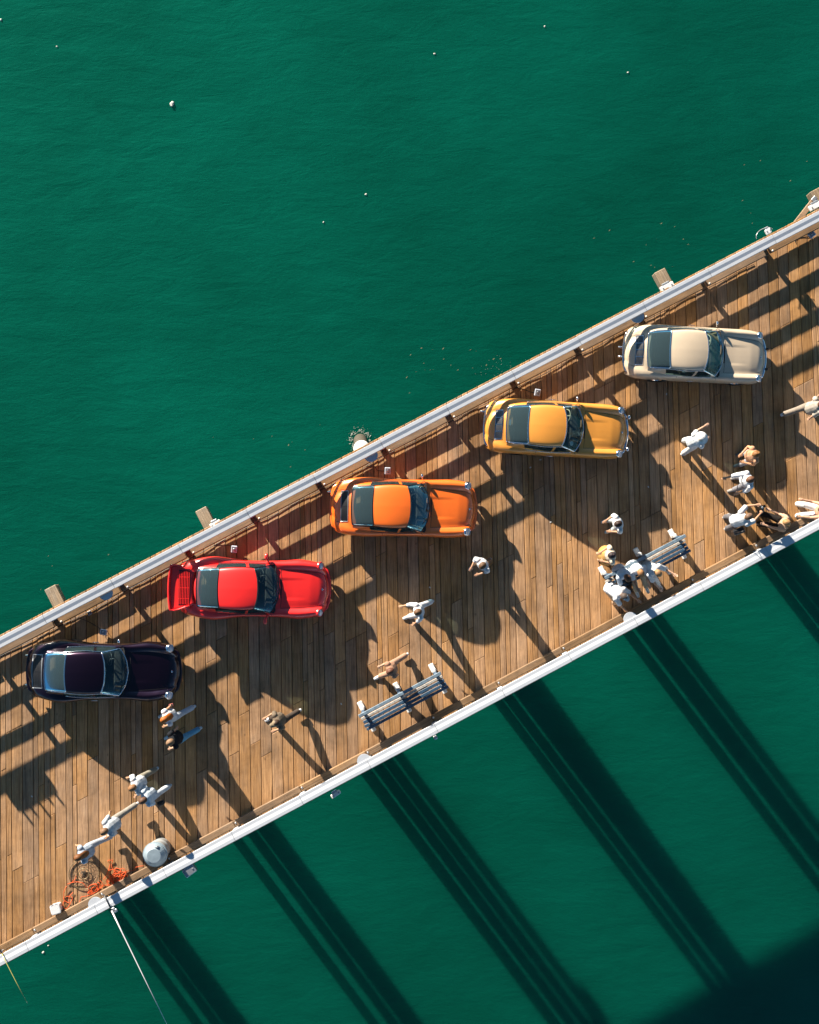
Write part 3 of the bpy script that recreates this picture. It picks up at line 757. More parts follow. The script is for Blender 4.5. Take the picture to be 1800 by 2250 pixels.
def person(label, px, py, head, skin=(.42, .22, .13), hair=(.04, .022, .012), top=(.60, .61, .62), sleeve=.55, legs=(.55, .55, .55), shoes=(.6, .6, .6),
           L=(0, 0, 0), Rr=(0, 0, 0), AL=(5, 8, 15, 0), AR=(5, 8, 15, 0), lean=3, tilt=8, sit=None, bottom='trousers', longhair=False, hat=None, k=1.0, spread=0.0, hair_up=False, twist=0, bare=0):
    """legs (hip forward, knee bend, out), arms (forward, out, elbow bend, inward); sit = seat height"""
    # ---- skeleton, x forward, y left
    th, sh = .44*k, .43*k
    def d(a, out, s): a = R(a); o_ = R(out); return Vector((math.sin(a)*math.cos(o_), s*math.sin(o_), -math.cos(a)*math.cos(o_)))
    J = {}
    pel = Vector((0, 0, 0)); tl = R(lean); up = Vector((math.sin(tl), 0, math.cos(tl)))
    for s, nm, lg in ((1, 'l', L), (-1, 'r', Rr)):
        hip = Vector((0, s*.095*k, -.04)); knee = hip+d(lg[0], lg[2]+spread, s)*th; ank = knee+d(lg[0]-lg[1], lg[2]*.4, s)*sh
        J[nm] = (hip, knee, ank)
    if sit is None: low = min(J['l'][2].z, J['r'][2].z)-.075
    else: low = -sit-.11
    off = Vector((0, 0, -low))
    sp1 = pel+up*.13*k; ch = pel+up*.33*k; shc = pel+up*.475*k; nk = pel+up*.54*k
    ht = R(lean*.7+tilt); hup = Vector((math.sin(ht), 0, math.cos(ht))); hc = nk+hup*.13*k
    hf = Vector((hup.z, 0, -hup.x))
    Y = Vector((0, 1, 0)); tw = Matrix.Rotation(R(twist), 3, 'Z'); Ys = tw @ Y
    arms = {}
    for s, nm, ar in ((1, 'l', AL), (-1, 'r', AR)):
        sh_ = shc+Ys*s*.185*k-up*.035
        el = sh_+tw @ d(ar[0]+lean*.3, ar[1], s)*.30*k
        wr = el+tw @ d(ar[0]+lean*.3+ar[2], ar[1]-ar[3], s)*.26*k
        arms[nm] = (sh_, el, wr, (wr-el).normalized())
    mv = lambda p: p+off
    b = MB()
    etube(b, [mv(pel-up*.09), mv(pel), mv(sp1), mv(ch), mv(shc-up*.02), mv(shc+up*.04)], [.12*k, .165*k, .145*k, .165*k, .16*k, .07*k], [.09*k, .115*k, .10*k, .115*k, .085*k, .06*k], Ys)
    etube(b, [mv(shc), mv(nk), mv(nk+hup*.05)], [.06*k, .054*k, .055*k], [.058*k, .054*k, .058*k], Y)
    # head with jaw, nose, ears, brow
    hz = [-.115, -.09, -.05, 0, .05, .09, .115]; ha = [.030, .052, .066, .074, .075, .060, .028]; hb = [.045, .070, .088, .097, .098, .080, .040]; hx = [.030, .022, .010, 0, -.004, -.006, -.006]
    etube(b, [mv(hc+hup*z*k*1.08+hf*x*k) for z, x in zip(hz, hx)], [a*k*1.1 for a in ha], [q*k*1.1 for q in hb], Y, 16)
    etube(b, [mv(hc+hf*.092*k+hup*.02), mv(hc+hf*.112*k-hup*.022), mv(hc+hf*.098*k-hup*.034)], [.009, .016, .012], [.010, .014, .010], Y, 8)
    for s in (1, -1): etube(b, [mv(hc+Y*s*.074*k+hup*.025), mv(hc+Y*s*.082*k), mv(hc+Y*s*.074*k-hup*.03)], [.010]*3, [.018, .022, .014], Y, 8)
    for s, nm in ((1, 'l'), (-1, 'r')):
        hip, kn, an = J[nm]
        etube(b, [mv(hip+Vector((0, 0, .03))), mv(hip.lerp(kn, .4)), mv(kn), mv(kn.lerp(an, .3)), mv(an)], [.088*k, .076*k, .056*k, .058*k, .038*k], [.092*k, .080*k, .058*k, .060*k, .040*k], Y)
        etube(b, [mv(an+Vector((-.05, 0, -.03))), mv(an+Vector((.03, 0, -.03))), mv(an+Vector((.12, 0, -.05))), mv(an+Vector((.17, 0, -.058)))], [.034, .042, .045, .03], [.032, .04, .022, .014], Y, 10)
        s0, el, wr, dr = arms[nm]
        etube(b, [mv(s0), mv(s0.lerp(el, .5)), mv(el), mv(el.lerp(wr, .35)), mv(wr)], [.056*k, .047*k, .038*k, .037*k, .026*k], [.056*k, .048*k, .039*k, .038*k, .024*k], Y)
        ball(b, mv(s0), .060*k)
        # hand: palm, four fingers of different length, thumb from the side of the palm
        sd = Y-dr*Y.dot(dr); sd = sd.normalized() if sd.length > .1 else Vector((1, 0, 0)); pn = dr.cross(sd)*s
        pb = wr+dr*.085*k
        etube(b, [mv(wr), mv(wr+dr*.04), mv(pb)], [.026, .040, .042], [.020, .018, .015], sd, 10)
        for j, ln in enumerate((.068, .078, .073, .058)):
            r0 = pb+sd*(.031-.0207*j)*-s; k1 = r0+dr*ln*.5+pn*.008; k2 = k1+(dr+pn*.7).normalized()*ln*.5
            etube(b, [mv(r0-dr*.02), mv(k1), mv(k2)], [.0105, .0095, .008], [.0105, .0095, .008], sd, 6)
        t0 = wr+dr*.03+sd*.034*-s; t1 = t0+(dr*.6+sd*-s*.7).normalized()*.035; t2 = t1+(dr+pn*.3).normalized()*.03
        etube(b, [mv(t0), mv(t1), mv(t2)], [.013, .0115, .009], [.013, .0115, .009], sd, 6)
    z = 1.0
    hp = mv(hc)
    # place so that the head lands on its photo pixel
    wp = P(px, py, hp.z); rz = R(head)
    loc = wp-Matrix.Rotation(rz, 3, 'Z') @ Vector((hp.x, hp.y, 0)); loc.z = 0
    t = empty('person', loc, rz, label, 'person', 'people on the pier')
    body = b.build('body', cloth(skin, .6), t, True); REMESH.append((body, .0125))
    # ---- clothes
    c = MB(); e = .030
    lo = .10 if bottom != 'dress' else .02
    etube(c, [mv(pel-up*lo), mv(pel), mv(sp1), mv(ch), mv(shc-up*.01), mv(shc+up*.05)], [(.165+e)*k, (.172+e)*k, (.155+e)*k, (.170+e)*k, (.165+e)*k, (.066+e)*k], [(.118+e)*k, (.124+e)*k, (.112+e)*k, (.122+e)*k, (.090+e)*k, (.058+e)*k], Ys)
    for nm in 'lr':
        s0, el, wr, dr = arms[nm]
        ball(c, mv(s0), .084*k)
        if sleeve > .05:
            if sleeve <= 1: etube(c, [mv(s0), mv(s0.lerp(el, sleeve*.5)), mv(s0.lerp(el, sleeve))], [.078*k, .076*k, .078*k], [.078*k, .076*k, .078*k], Y)
            else: etube(c, [mv(s0), mv(s0.lerp(el, .5)), mv(el), mv(el.lerp(wr, sleeve-1))], [.078*k, .070*k, .064*k, .054*k], [.078*k, .070*k, .064*k, .054*k], Y)
    sh_o = c.build('shirt' if bottom != 'dress' else 'dress_top', cloth(top), t, True); REMESH.append((sh_o, .0155))
    c = MB()
    if bottom == 'dress':
        etube(c, [mv(sp1), mv(pel), mv(pel-Vector((0, 0, .25))), mv(pel-Vector((0, 0, .52)))], [.165*k, .195*k, .245*k, .30*k], [.125*k, .15*k, .21*k, .26*k], Y, 20)
        c.build('skirt', cloth(legs), t, True)
    else:
        etube(c, [mv(pel-up*.11), mv(pel-up*.02), mv(pel+up*.05)], [.13*k, .178*k, .172*k], [.10*k, .130*k, .124*k], Y)
        f = {'trousers': 1.0, 'shorts': .0}[bottom]
        for nm in 'lr':
            hip, kn, an = J[nm]; h0 = hip+Vector((0, 0, .03))
            if f: etube(c, [mv(h0), mv(hip.lerp(kn, .4)), mv(kn), mv(kn.lerp(an, .4)), mv(kn.lerp(an, .93))], [.110*k, .104*k, .086*k, .084*k, .080*k], [.116*k, .108*k, .090*k, .088*k, .084*k], Y)
            else: etube(c, [mv(h0), mv(hip.lerp(kn, .45)), mv(hip.lerp(kn, .92))], [.104*k, .100*k, .092*k], [.108*k, .104*k, .096*k], Y)
        tr = c.build('trousers' if f else 'shorts', cloth(legs), t, True); REMESH.append((tr, .0155))
    for nm in 'lr':
        hip, kn, an = J[nm]; c = MB()
        etube(c, [mv(an+Vector((-.065, 0, -.035))), mv(an+Vector((.02, 0, -.03))), mv(an+Vector((.11, 0, -.045))), mv(an+Vector((.195, 0, -.055)))], [.040, .048, .052, .036], [.040, .046, .032, .018], Y, 12)
        c.build('shoe', cloth(shoes, .5), t, True)
    # ---- hair or hat
    c = MB()
    zz = [-.05, 0, .055, .10, .13, .143]; aa = [.078, .093, .096, .082, .050, .014]; bb = [.085, .108, .120, .104, .066, .018]; xx = [-.040, -.024, -.010, -.010, -.008, -.008]
    etube(c, [mv(hc+hup*q*k+hf*x*k) for q, x in zip(zz, xx)], [q*k for q in aa], [q*k for q in bb], Y, 16)
    if longhair: etube(c, [mv(hc-hf*.03+hup*.04), mv(hc-hf*.075-hup*.06), mv(shc-Vector((.11, 0, .0))), mv(ch-Vector((.135, 0, .0)))], [.08, .088, .095, .06], [.07, .05, .035, .02], Y, 12)
    if hair_up: ball(c, mv(hc-hf*.07+hup*.10), .045)
    c.build('hair', cloth(hair, .55), t, True)
    if hat:
        c = MB(); kind, hcol = hat
        m = Matrix(((hf.x, 0, hup.x), (hf.y, 1, hup.y), (hf.z, 0, hup.z)))
        if kind == 'cap':
            c.lathe([(0, .142), (.05, .136), (.085, .105), (.098, .05), (.094, .045), (.082, .10)], 20, m, mv(hc)+off*0)
            c.add([mv(hc)+m @ Vector(v) for v in ((.07, -.07, .055), (.07, .07, .055), (.165, .055, .045), (.185, 0, .045), (.165, -.055, .045), (.07, -.07, .065), (.07, .07, .065), (.165, .055, .053), (.185, 0, .053), (.165, -.055, .053))],
                  [(0, 1, 2, 3, 4), (9, 8, 7, 6, 5), (0, 5, 6, 1), (1, 6, 7, 2), (2, 7, 8, 3), (3, 8, 9, 4), (4, 9, 5, 0)])
        else:
            c.lathe([(0, .145), (.06, .142), (.09, .12), (.10, .055), (.19, .04), (.19, .034), (.095, .045)], 22, m, mv(hc))
        c.build('cap' if kind == 'cap' else 'sun_hat', cloth(hcol), t, True, fix=True)
    J2 = {nm: tuple(mv(q) for q in arms[nm][:3])+(arms[nm][3],) for nm in 'lr'}
    t_w = Matrix.Translation(loc) @ Matrix.Rotation(rz, 4, 'Z')
    return t, {nm: t_w @ (J2[nm][2]+J2[nm][3]*.09) for nm in 'lr'}

WHITE = (.56, .57, .58); GREYW = (.40, .43, .46); TANSK = (.45, .25, .15); PALE = (.50, .30, .20); BRN = (.05, .025, .012); BLOND = (.35, .22, .10); BLK = (.008, .010, .014)
WALK_A = dict(L=(28, 8, 0), Rr=(-24, 22, 0), AL=(-20, 6, 12, 0), AR=(14, 5, 24, 8))
WALK_B = dict(Rr=(28, 8, 0), L=(-26, 24, 0), AR=(-20, 6, 12, 0), AL=(14, 5, 24, 8))
people = {}
people[1] = person('red-haired walker in a white top and pale trousers beside the purple car', 361, 1581, 207, hair=(.32, .09, .015), skin=TANSK, top=WHITE, legs=(.42, .46, .50), sleeve=.3, longhair=True, lean=6, **WALK_B)
people[2] = person('walker in a black tee shirt and light blue jeans', 374, 1631, 207, hair=(.20, .12, .07), skin=PALE, top=BLK, legs=(.10, .28, .42), shoes=(.45, .55, .6), lean=7, **WALK_B)
people[3] = person('walker in a loose white shirt bending one arm beside a pale blue companion', 291, 1731, 205, hair=(.22, .11, .05), skin=TANSK, top=WHITE, sleeve=1.5, legs=(.24, .22, .17), shoes=(.5, .56, .6), L=(20, 6, 0), Rr=(-16, 14, 0), AL=(8, 12, 30, 0), AR=(4, 12, 40, 10), lean=8)
people[4] = person('walker in a pale blue and white shirt carrying a black shoulder bag', 314, 1759, 208, hair=(.10, .05, .03), skin=TANSK, top=(.46, .52, .58), sleeve=.9, legs=(.50, .54, .58), shoes=(.42, .50, .54), L=(-18, 12, 0), Rr=(22, 8, 0), AL=(-12, 10, 40, 0), AR=(-14, 14, 30, 0), lean=8)
people[5] = person('walker in grey trousers taking a long stride towards the trash can', 229, 1827, 212, hair=(.16, .09, .05), skin=TANSK, top=GREYW, sleeve=1.3, legs=(.25, .23, .20), shoes=(.48, .52, .52), L=(24, 4, 0), Rr=(-38, 14, 0), AL=(-8, 8, 70, 10), AR=(-18, 12, 10, 0), lean=14)
people[6] = person('long-haired walker in a grey top passing the round crab net', 172, 1884, 197, hair=(.14, .055, .02), skin=TANSK, top=(.30, .35, .42), sleeve=.4, legs=(.36, .38, .42), shoes=(.6, .6, .6), longhair=True, lean=10, L=(24, 4, 0), Rr=(-30, 20, 0), AL=(-12, 6, 10, 0), AR=(12, 6, 20, 6))
people[7] = person('walker in dark brown patterned clothes and a cap on the sunlit planks', 606, 1589, 208, hair=(.05, .03, .02), skin=TANSK, top=(.13, .10, .07), sleeve=.8, legs=(.06, .045, .035), shoes=(.6, .6, .6), hat=('cap', (.22, .17, .11)), lean=5, L=(-26, 18, 0), Rr=(26, 6, 0), AL=(-6, 10, 70, 14), AR=(0, 12, 80, 16))
people[8] = person('striding walker in brown with white shoes behind the empty blue bench', 857, 1475, 208, hair=(.12, .05, .03), skin=PALE, top=(.30, .17, .11), sleeve=.4, legs=(.36, .22, .15), shoes=(.65, .65, .65), lean=5, L=(34, 6, 0), Rr=(-32, 10, 0), AL=(-16, 6, 10, 0), AR=(14, 5, 24, 6))
people[9] = person('walker all in white stretching an arm towards the red car', 918, 1345, 200, hair=(.12, .06, .03), skin=TANSK, top=WHITE, sleeve=1.5, legs=(.58, .58, .58), shoes=(.6, .6, .6), lean=4, L=(24, 5, 0), Rr=(-26, 10, 0), AL=(8, 12, 30, 0), AR=(24, 12, 40, 4))
people[10] = person('walker in a white jacket over brown beside the orange car shadow', 1060, 1243, 222, hair=(.10, .055, .03), skin=TANSK, top=(.52, .52, .53), sleeve=1.4, legs=(.20, .12, .07), shoes=(.35, .42, .45), lean=6, L=(-14, 10, 0), Rr=(14, 5, 0), AL=(-4, 12, 80, 34), AR=(0, 12, 80, 34))
people[11] = person('dark-haired visitor in a plain white shirt standing with arms forward', 1358, 1151, 198, hair=(.035, .02, .015), skin=TANSK, top=WHITE, sleeve=1.3, legs=(.40, .44, .44), shoes=(.40, .45, .44), L=(6, 3, 6), Rr=(6, 3, 6), AL=(-12, 14, 70, 34), AR=(-8, 14, 74, 30), lean=10)
people[12] = person('dark-haired visitor in a white patterned top and long yellow skirt', 1344, 1220, 190, hair=(.03, .02, .022), skin=TANSK, top=(.55, .47, .36), sleeve=.7, legs=(.42, .25, .08), shoes=(.4, .3, .2), bottom='dress', hair_up=True, AL=(-10, 12, 80, 36), AR=(-10, 12, 80, 36), lean=5)
SITD = -62
people[13] = person('seated visitor with a grey cap and white shirt leaning far forward on the bench', 1372, 1311, -40, hair=(.08, .06, .05), skin=TANSK, top=WHITE, sleeve=.8, legs=(.50, .33, .20), shoes=(.62, .62, .62), sit=.46, L=(82, 78, 8), Rr=(70, 62, 10), AL=(50, 5, 40, 5), AR=(55, 8, 20, 5), lean=38, tilt=0, hat=('cap', (.22, .25, .28)))
people[14] = person('seated visitor in a pale blue shirt and black trousers on the bench', 1379, 1270, SITD, hair=(.10, .045, .025), skin=TANSK, top=(.46, .52, .58), sleeve=.8, legs=BLK, shoes=(.05, .04, .04), sit=.46, L=(84, 62, 2), Rr=(84, 72, 8), AL=(50, 4, 45, 10), AR=(50, 4, 45, 10), lean=22, tilt=14)
people[15] = person('seated visitor in a pale tee shirt stretching long beige trouser legs', 1408, 1259, SITD-4, hair=(.28, .14, .06), skin=PALE, top=(.54, .57, .59), sleeve=.8, legs=(.36, .31, .23), shoes=(.46, .54, .56), sit=.46, L=(78, 26, 8), Rr=(80, 32, 4), AL=(52, 4, 20, 12), AR=(48, 4, 25, 12), lean=18, tilt=16)
people[16] = person('seated visitor in white with legs spread wide on the bench', 1446, 1259, SITD+14, hair=(.30, .17, .08), skin=PALE, top=WHITE, sleeve=.9, legs=(.62, .62, .60), shoes=(.6, .6, .6), sit=.46, L=(84, 66, 34), Rr=(78, 44, -6), AL=(45, 22, 50, 5), AR=(48, 4, 30, 5), lean=20, tilt=14)
people[17] = person('visitor in a white shirt aiming a camera, black bag at the hip', 1645, 1135, 28, hair=(.14, .08, .05), skin=TANSK, top=WHITE, sleeve=.9, legs=(.10, .10, .11), shoes=(.35, .33, .30), L=(5, 5, 6), Rr=(-4, 4, 6), AL=(62, 14, 50, 34), AR=(62, 6, 55, 30), lean=16, tilt=12)
people[18] = person('visitor all in white with a pale hat holding up a phone', 1541, 963, 35, hair=(.5, .45, .38), skin=PALE, top=(.60, .62, .63), sleeve=.7, legs=(.60, .60, .58), shoes=(.62, .62, .62), hat=('hat', (.66, .66, .65)), L=(8, 4, 5), Rr=(-8, 6, 5), AL=(40, 6, 40, 10), AR=(6, 10, 80, 30), lean=7)
people[19] = person('bare-armed visitor with tied brown hair standing with hands together', 1661, 998, 196, hair=(.20, .09, .03), skin=(.50, .26, .14), top=(.48, .26, .15), sleeve=0, legs=(.30, .30, .32), shoes=(.10, .10, .10), hair_up=True, L=(6, 4, 5), Rr=(-4, 4, 5), AL=(0, 18, 80, 50), AR=(0, 18, 80, 50), lean=3)
people[20] = person('visitor in a wide white shirt reaching one arm out sideways', 1648, 1054, 195, hair=(.12, .055, .03), skin=TANSK, top=(.63, .64, .66), sleeve=1.5, legs=(.20, .20, .22), shoes=(.3, .28, .26), L=(8, 4, 6), Rr=(-4, 4, 6), AL=(0, 14, 50, 10), AR=(48, 6, 30, 6), lean=6, k=1.05)
people[21] = person('fair-haired visitor in black trousers sitting on the kerb timber', 1728, 1148, 160, hair=(.34, .19, .08), skin=PALE, top=(.46, .30, .20), sleeve=.5, legs=(.014, .011, .010), shoes=(.6, .58, .55), sit=.27, L=(84, 60, 6), Rr=(80, 40, 6), AL=(48, 6, 40, 6), AR=(40, 10, 40, 6), lean=10, tilt=10, longhair=True)
people[22] = person('visitor in white trousers sitting on the kerb with a bare tanned torso', 1806, 1120, 172, hair=(.10, .05, .03), skin=(.48, .28, .18), top=(.45, .26, .17), sleeve=.1, legs=(.62, .62, .62), shoes=(.62, .62, .60), sit=.27, L=(88, 78, 8), Rr=(84, 66, 8), AL=(40, 8, 40, 6), AR=(40, 10, 50, 6), lean=14)
people[23] = person('walker in taupe trousers leaving past the front of the beige car', 1806, 888, 18, hair=(.10, .05, .03), skin=PALE, top=(.36, .32, .27), sleeve=.9, legs=(.24, .20, .16), shoes=(.6, .6, .6), L=(-34, 14, 0), Rr=(28, 6, 0), AL=(20, 8, 20, 0), AR=(-20, 8, 12, 0), lean=6)

# things they carry
def cam_thing(loc, rz):
    t = empty('camera_in_hands', loc, rz, 'black camera held up by the visitor in the white shirt', 'camera')
    MB().bbox((0, 0, 0), (.075, .14, .10), .012).build('camera_body', M['black'], t)
    MB().lathe([(0, .075), (.03, .075), (.038, .06), (.038, -.01)], 16, disc_mat((1, 0, 0)), (.04, 0, 0)).build('lens', M['interior'], t, True)
    MB().bbox((0, 0, .06), (.05, .05, .03), .008).build('viewfinder', M['steel'], t)
t17, h17 = people[17]
cam_thing((h17['l']+h17['r'])/2+Vector((.02, .01, .03)), R(28))
def bag(name, label, loc, d, mat, rz, strap):
    t = empty(name, loc, rz, label, 'bag')
    MB().bbox((0, 0, 0), d, .025).build('bag_body', M[mat], t); MB().bbox((0, d[1]/2+.006, d[2]*.2), (d[0]*.9, .02, d[2]*.5), .008).build('bag_flap', M[mat], t)
    MB().tube([(-d[0]*.4, 0, d[2]*.45), (-d[0]*.2, 0, d[2]*.5+strap*.7), (0, 0, d[2]*.5+strap), (d[0]*.2, 0, d[2]*.5+strap*.7), (d[0]*.4, 0, d[2]*.45)], .012, 6).build('bag_strap', M[mat], t, True)
pt = t17.location
bag('shoulder_bag', 'black shoulder bag hanging at the hip of the visitor with the camera', pt+Vector((.10, -.30, .86)), (.34, .16, .30), 'black', R(20), .42)
_, h4 = people[4]
bag('hand_bag', 'small black bag carried by the walker in the pale blue shirt', P(354, 1765, .75), (.20, .12, .20), 'black', R(25), .22)
_, h1 = people[1]
ph = empty('pink_phone', h1['r']+Vector((0, 0, .02)), R(200), 'small pink phone in the hand of the red-haired walker', 'phone')
M['pink'] = simple('pink case', (.65, .16, .14), .4)
MB().bbox((0, 0, 0), (.15, .08, .012), .004, Matrix.Rotation(R(25), 3, 'Y')).build('phone_case', M['pink'], ph); MB().bbox((0, 0, .009), (.13, .066, .004), .001, Matrix.Rotation(R(25), 3, 'Y')).build('phone_screen', M['interior'], ph)
# ------------------------------------------------------------------ benches
def bench(px, py, label):
    """px,py = middle of the back rail; local x along the pier, local y towards the railing"""
    loc = P(px, py, .82); loc.z = 0
    t = empty('bench', loc, TH, label, 'bench', 'blue slatted benches facing the water')
    Lb = 2.62; rg = random.Random(int(px))
    def slat(name, y, z, w, th, mat, rot=0):
        o = MB().bbox((0, 0, 0), (w, Lb+rg.uniform(-.03, .03), th), .008, None).build(name, M[mat], t); o.location = (rg.uniform(-.01, .01), y, z); o.rotation_euler = (0, 0, math.pi/2)
        if rot: o.rotation_euler = (0, R(rot), math.pi/2)
        return o
    slat('back_slat', -.02, .84, .095, .05, 'blueg'); slat('back_slat', -.035, .66, .04, .12, 'blue')
    slat('seat_slat', -.16, .455, .075, .04, 'bluew'); slat('seat_slat', -.275, .46, .09, .04, 'blue'); slat('seat_slat', -.39, .46, .09, .04, 'blue'); slat('seat_slat', -.495, .455, .08, .04, 'blue')
    for x in (-1.17, 0, 1.17):
        f = empty('leg_frame', (x, 0, 0)); f.parent = t
        MB().bbox((0, .0, .42), (.10, .07, .84), .01).build('rear_leg', M['blue'], f)
        MB().bbox((0, -.46, .21), (.10, .09, .42), .01).build('front_leg', M['blue'], f)
        MB().bbox((0, -.24, .415), (.085, .50, .055), .008).build('seat_bearer', M['blue'], f)
        MB().bbox((0, .15, .03), (.16, .26, .06), .02).build('rear_foot', M['concrete'], f); MB().bbox((0, .07, .16), (.12, .10, .26), .02).build('rear_bracket', M['concrete'], f)
        MB().bbox((0, -.58, .03), (.14, .20, .06), .02).build('front_foot', M['concrete'], f)
        for y in (-.16, -.39): MB().lathe([(0, .01), (.018, .008), (.022, 0)], 8, None, (0, y, .482)).build('bolt', M['steel'], f)
    return t
bench(878, 1525, 'empty blue slatted bench with worn middle slat facing the lower railing')
bench(1418, 1222, 'blue slatted bench occupied by four visitors facing the lower railing')

# ------------------------------------------------------------------ trash can
loc = P(339, 1880, 1.0); loc.z = 0
t = empty('trash_can', loc, R(20), 'round grey trash can with a tapered domed lid beside the railing', 'trash can')
M['canbody'] = simple('grey can paint', (.26, .27, .27), .6, vary=.12); M['canlid'] = simple('blue grey lid plastic', (.22, .28, .32), .45, vary=.1)
MB().lathe([(0, .0), (.28, .0), (.285, .02), (.29, .3), (.30, .31), (.30, .33), (.29, .34), (.292, .6), (.302, .61), (.302, .63), (.292, .64), (.295, .86), (.0, .86)], 32).build('can_body', M['canbody'], t, True)
lid = MB().lathe([(.30, .83), (.345, .835), (.35, .86), (.345, .88), (.32, .89), (.31, .92), (.30, .95), (.19, 1.06), (.0, 1.065)], 32).build('can_lid', M['canlid'], t)
MB().bbox((0, 0, 0), (.16, .05, .10), .01, Matrix.Rotation(R(-35), 3, 'Y')).build('lid_flap', M['steel'], lid).location = (.12, .20, .99)
MB().tube([(.20*math.cos(q)-.05, .20*math.sin(q), .90+.0) for q in [2*math.pi*i/20 for i in range(20)]], .006, 5, closed=True).build('lid_rim_cord', M['blue'], lid, True)

# ------------------------------------------------------------------ crab net: big hoop, inner bait ring, net
def circ(r, n=32, z=0.0, j=0.0, rg=random): return [Vector((r*math.cos(2*math.pi*i/n)*(1+rg.uniform(-j, j)), r*math.sin(2*math.pi*i/n), z)) for i in range(n)]
c1 = P(185, 1920, 0)
t = empty('crab_net', c1, 0, 'round hoop net with a small dark bait ring lying on the deck', 'crab net')
M['hoop'] = simple('dull brass hoop', (.20, .15, .08), .45, metal=.4); M['net'] = simple('dark net cord', (.045, .035, .025), .9)
MB().tube(circ(.43, 40, .03), .012, 6, closed=True).build('outer_hoop', M['hoop'], t, True)
o = MB().tube(circ(.15, 24, 0), .012, 6, closed=True).build('bait_ring', M['hoop'], t, True); o.location = (0, .01, .05)
rg = random.Random(3); mb = MB()
for i in range(18):
    q = 2*math.pi*i/18; q2 = q+rg.uniform(-.2, .2)
    mb.tube([(.43*math.cos(q), .43*math.sin(q), .03), (.29*math.cos(q+.1)+rg.uniform(-.03, .03), .29*math.sin(q+.1), .012), (.15*math.cos(q2), .15*math.sin(q2)+.01, .05)], .0028, 4)
for r in (.22, .29, .36): mb.tube([p+Vector((rg.uniform(-.015, .015), rg.uniform(-.015, .015), 0)) for p in circ(r, 30, .014)], .0028, 4, closed=True)
mb.build('netting', M['net'], t)
mb = MB()
for i in range(7):
    q = rg.uniform(0, 6.28); a = Vector((.10*math.cos(q), .10*math.sin(q)+.01, .04)); mb.tube([a, a*.2+Vector((rg.uniform(-.04, .04), rg.uniform(-.04, .04), .05)), -a*.8+Vector((0, 0, .04))], .012, 5)
mb.build('bait_cage', M['net'], t, True)

# ------------------------------------------------------------------ orange rope heap
M['rope'] = simple('orange rope', (.62, .085, .012), .8, vary=.2, scale=30)
rg = random.Random(21); mb = MB()
def squiggle(path, n, amp, z=.012, r=.009):
    pts = []; ph = rg.uniform(0, 6); rr = amp
    for i in range(n):
        f = i/(n-1)*(len(path)-1); a = min(int(f), len(path)-2); p = Vector(path[a]).lerp(Vector(path[a+1]), f-a)
        ph += rg.uniform(.5, 1.1); rr = .7*rr+.3*rg.uniform(.3, 1.6)*amp
        pts.append(Vector((p.x+rr*math.cos(ph), p.y+rr*.8*math.sin(ph), z+.02+.02*math.sin(ph*.7)+rg.uniform(0, .01))))
    pts = [Vector(q) for q in catmull([tuple(p) for p in pts], 3)]
    mb.tube(pts, r, 5)
w = lambda x, y: tuple(P(x, y, 0))
squiggle([w(318, 1905), w(300, 1902), w(288, 1915), w(272, 1920), w(255, 1925)], 16, .05)
squiggle([w(238, 1950), w(262, 1932), w(248, 1918), w(275, 1916), w(250, 1938), w(280, 1920)], 80, .15)
squiggle([w(228, 1930), w(243, 1900), w(240, 1886), w(249, 1892), w(247, 1905), w(262, 1930)], 20, .04)
squiggle([w(190, 1962), w(215, 1938), w(205, 1955), w(180, 1940), w(150, 1940), w(168, 1928)], 26, .06)
squiggle([w(196, 1968), w(218, 1942), w(200, 1950), w(214, 1962), w(222, 1940)], 40, .11)
squiggle([w(150, 1948), w(140, 1970), w(138, 1985), w(148, 1995), w(158, 1972), w(143, 1972), w(150, 1985), w(163, 1958)], 26, .05)
squiggle([w(168, 1985), w(190, 1968), w(222, 1950), w(255, 1940), w(285, 1915)], 22, .06)
mb.build('rope', M['rope'], None, True)
tag(bpy.data.objects['rope'], 'tangled heap of orange rope between the crab net and the trash can', 'rope')

# ------------------------------------------------------------------ white bucket
loc = P(122, 1998, .3); loc.z = 0
t = empty('bucket', loc, R(15), 'small square white bucket with rounded corners standing beside the railing', 'bucket')
mb = MB(); M['plastic'] = simple('white plastic', (.62, .62, .62), .4)
def rsq(h, z, n=5, c=.05):
    out = []
    for cx, cy, a0 in ((h-c, h-c, 0), (-h+c, h-c, 90), (-h+c, -h+c, 180), (h-c, -h+c, 270)):
        for i in range(n): q = R(a0+90*i/(n-1)); out.append((cx+c*math.cos(q), cy+c*math.sin(q), z))
    return out
mb.grid([rsq(.11, 0), rsq(.125, .28), rsq(.135, .285), rsq(.135, .31)], True); mb.f.append(tuple(range(20))[::-1]); mb.build('bucket_body', M['plastic'], t)
mb = MB(); mb.grid([rsq(.14, .305), rsq(.14, .325), rsq(.12, .332)], True); n0 = len(mb.v)-20; mb.f.append(tuple(range(n0, n0+20))); mb.build('bucket_lid', M['plastic'], t)
MB().tube([(-.13, 0, .27), (-.10, .12, .33), (0, .165, .335), (.10, .12, .33), (.13, 0, .27)], .006, 5).build('handle', M['steel'], t, True)

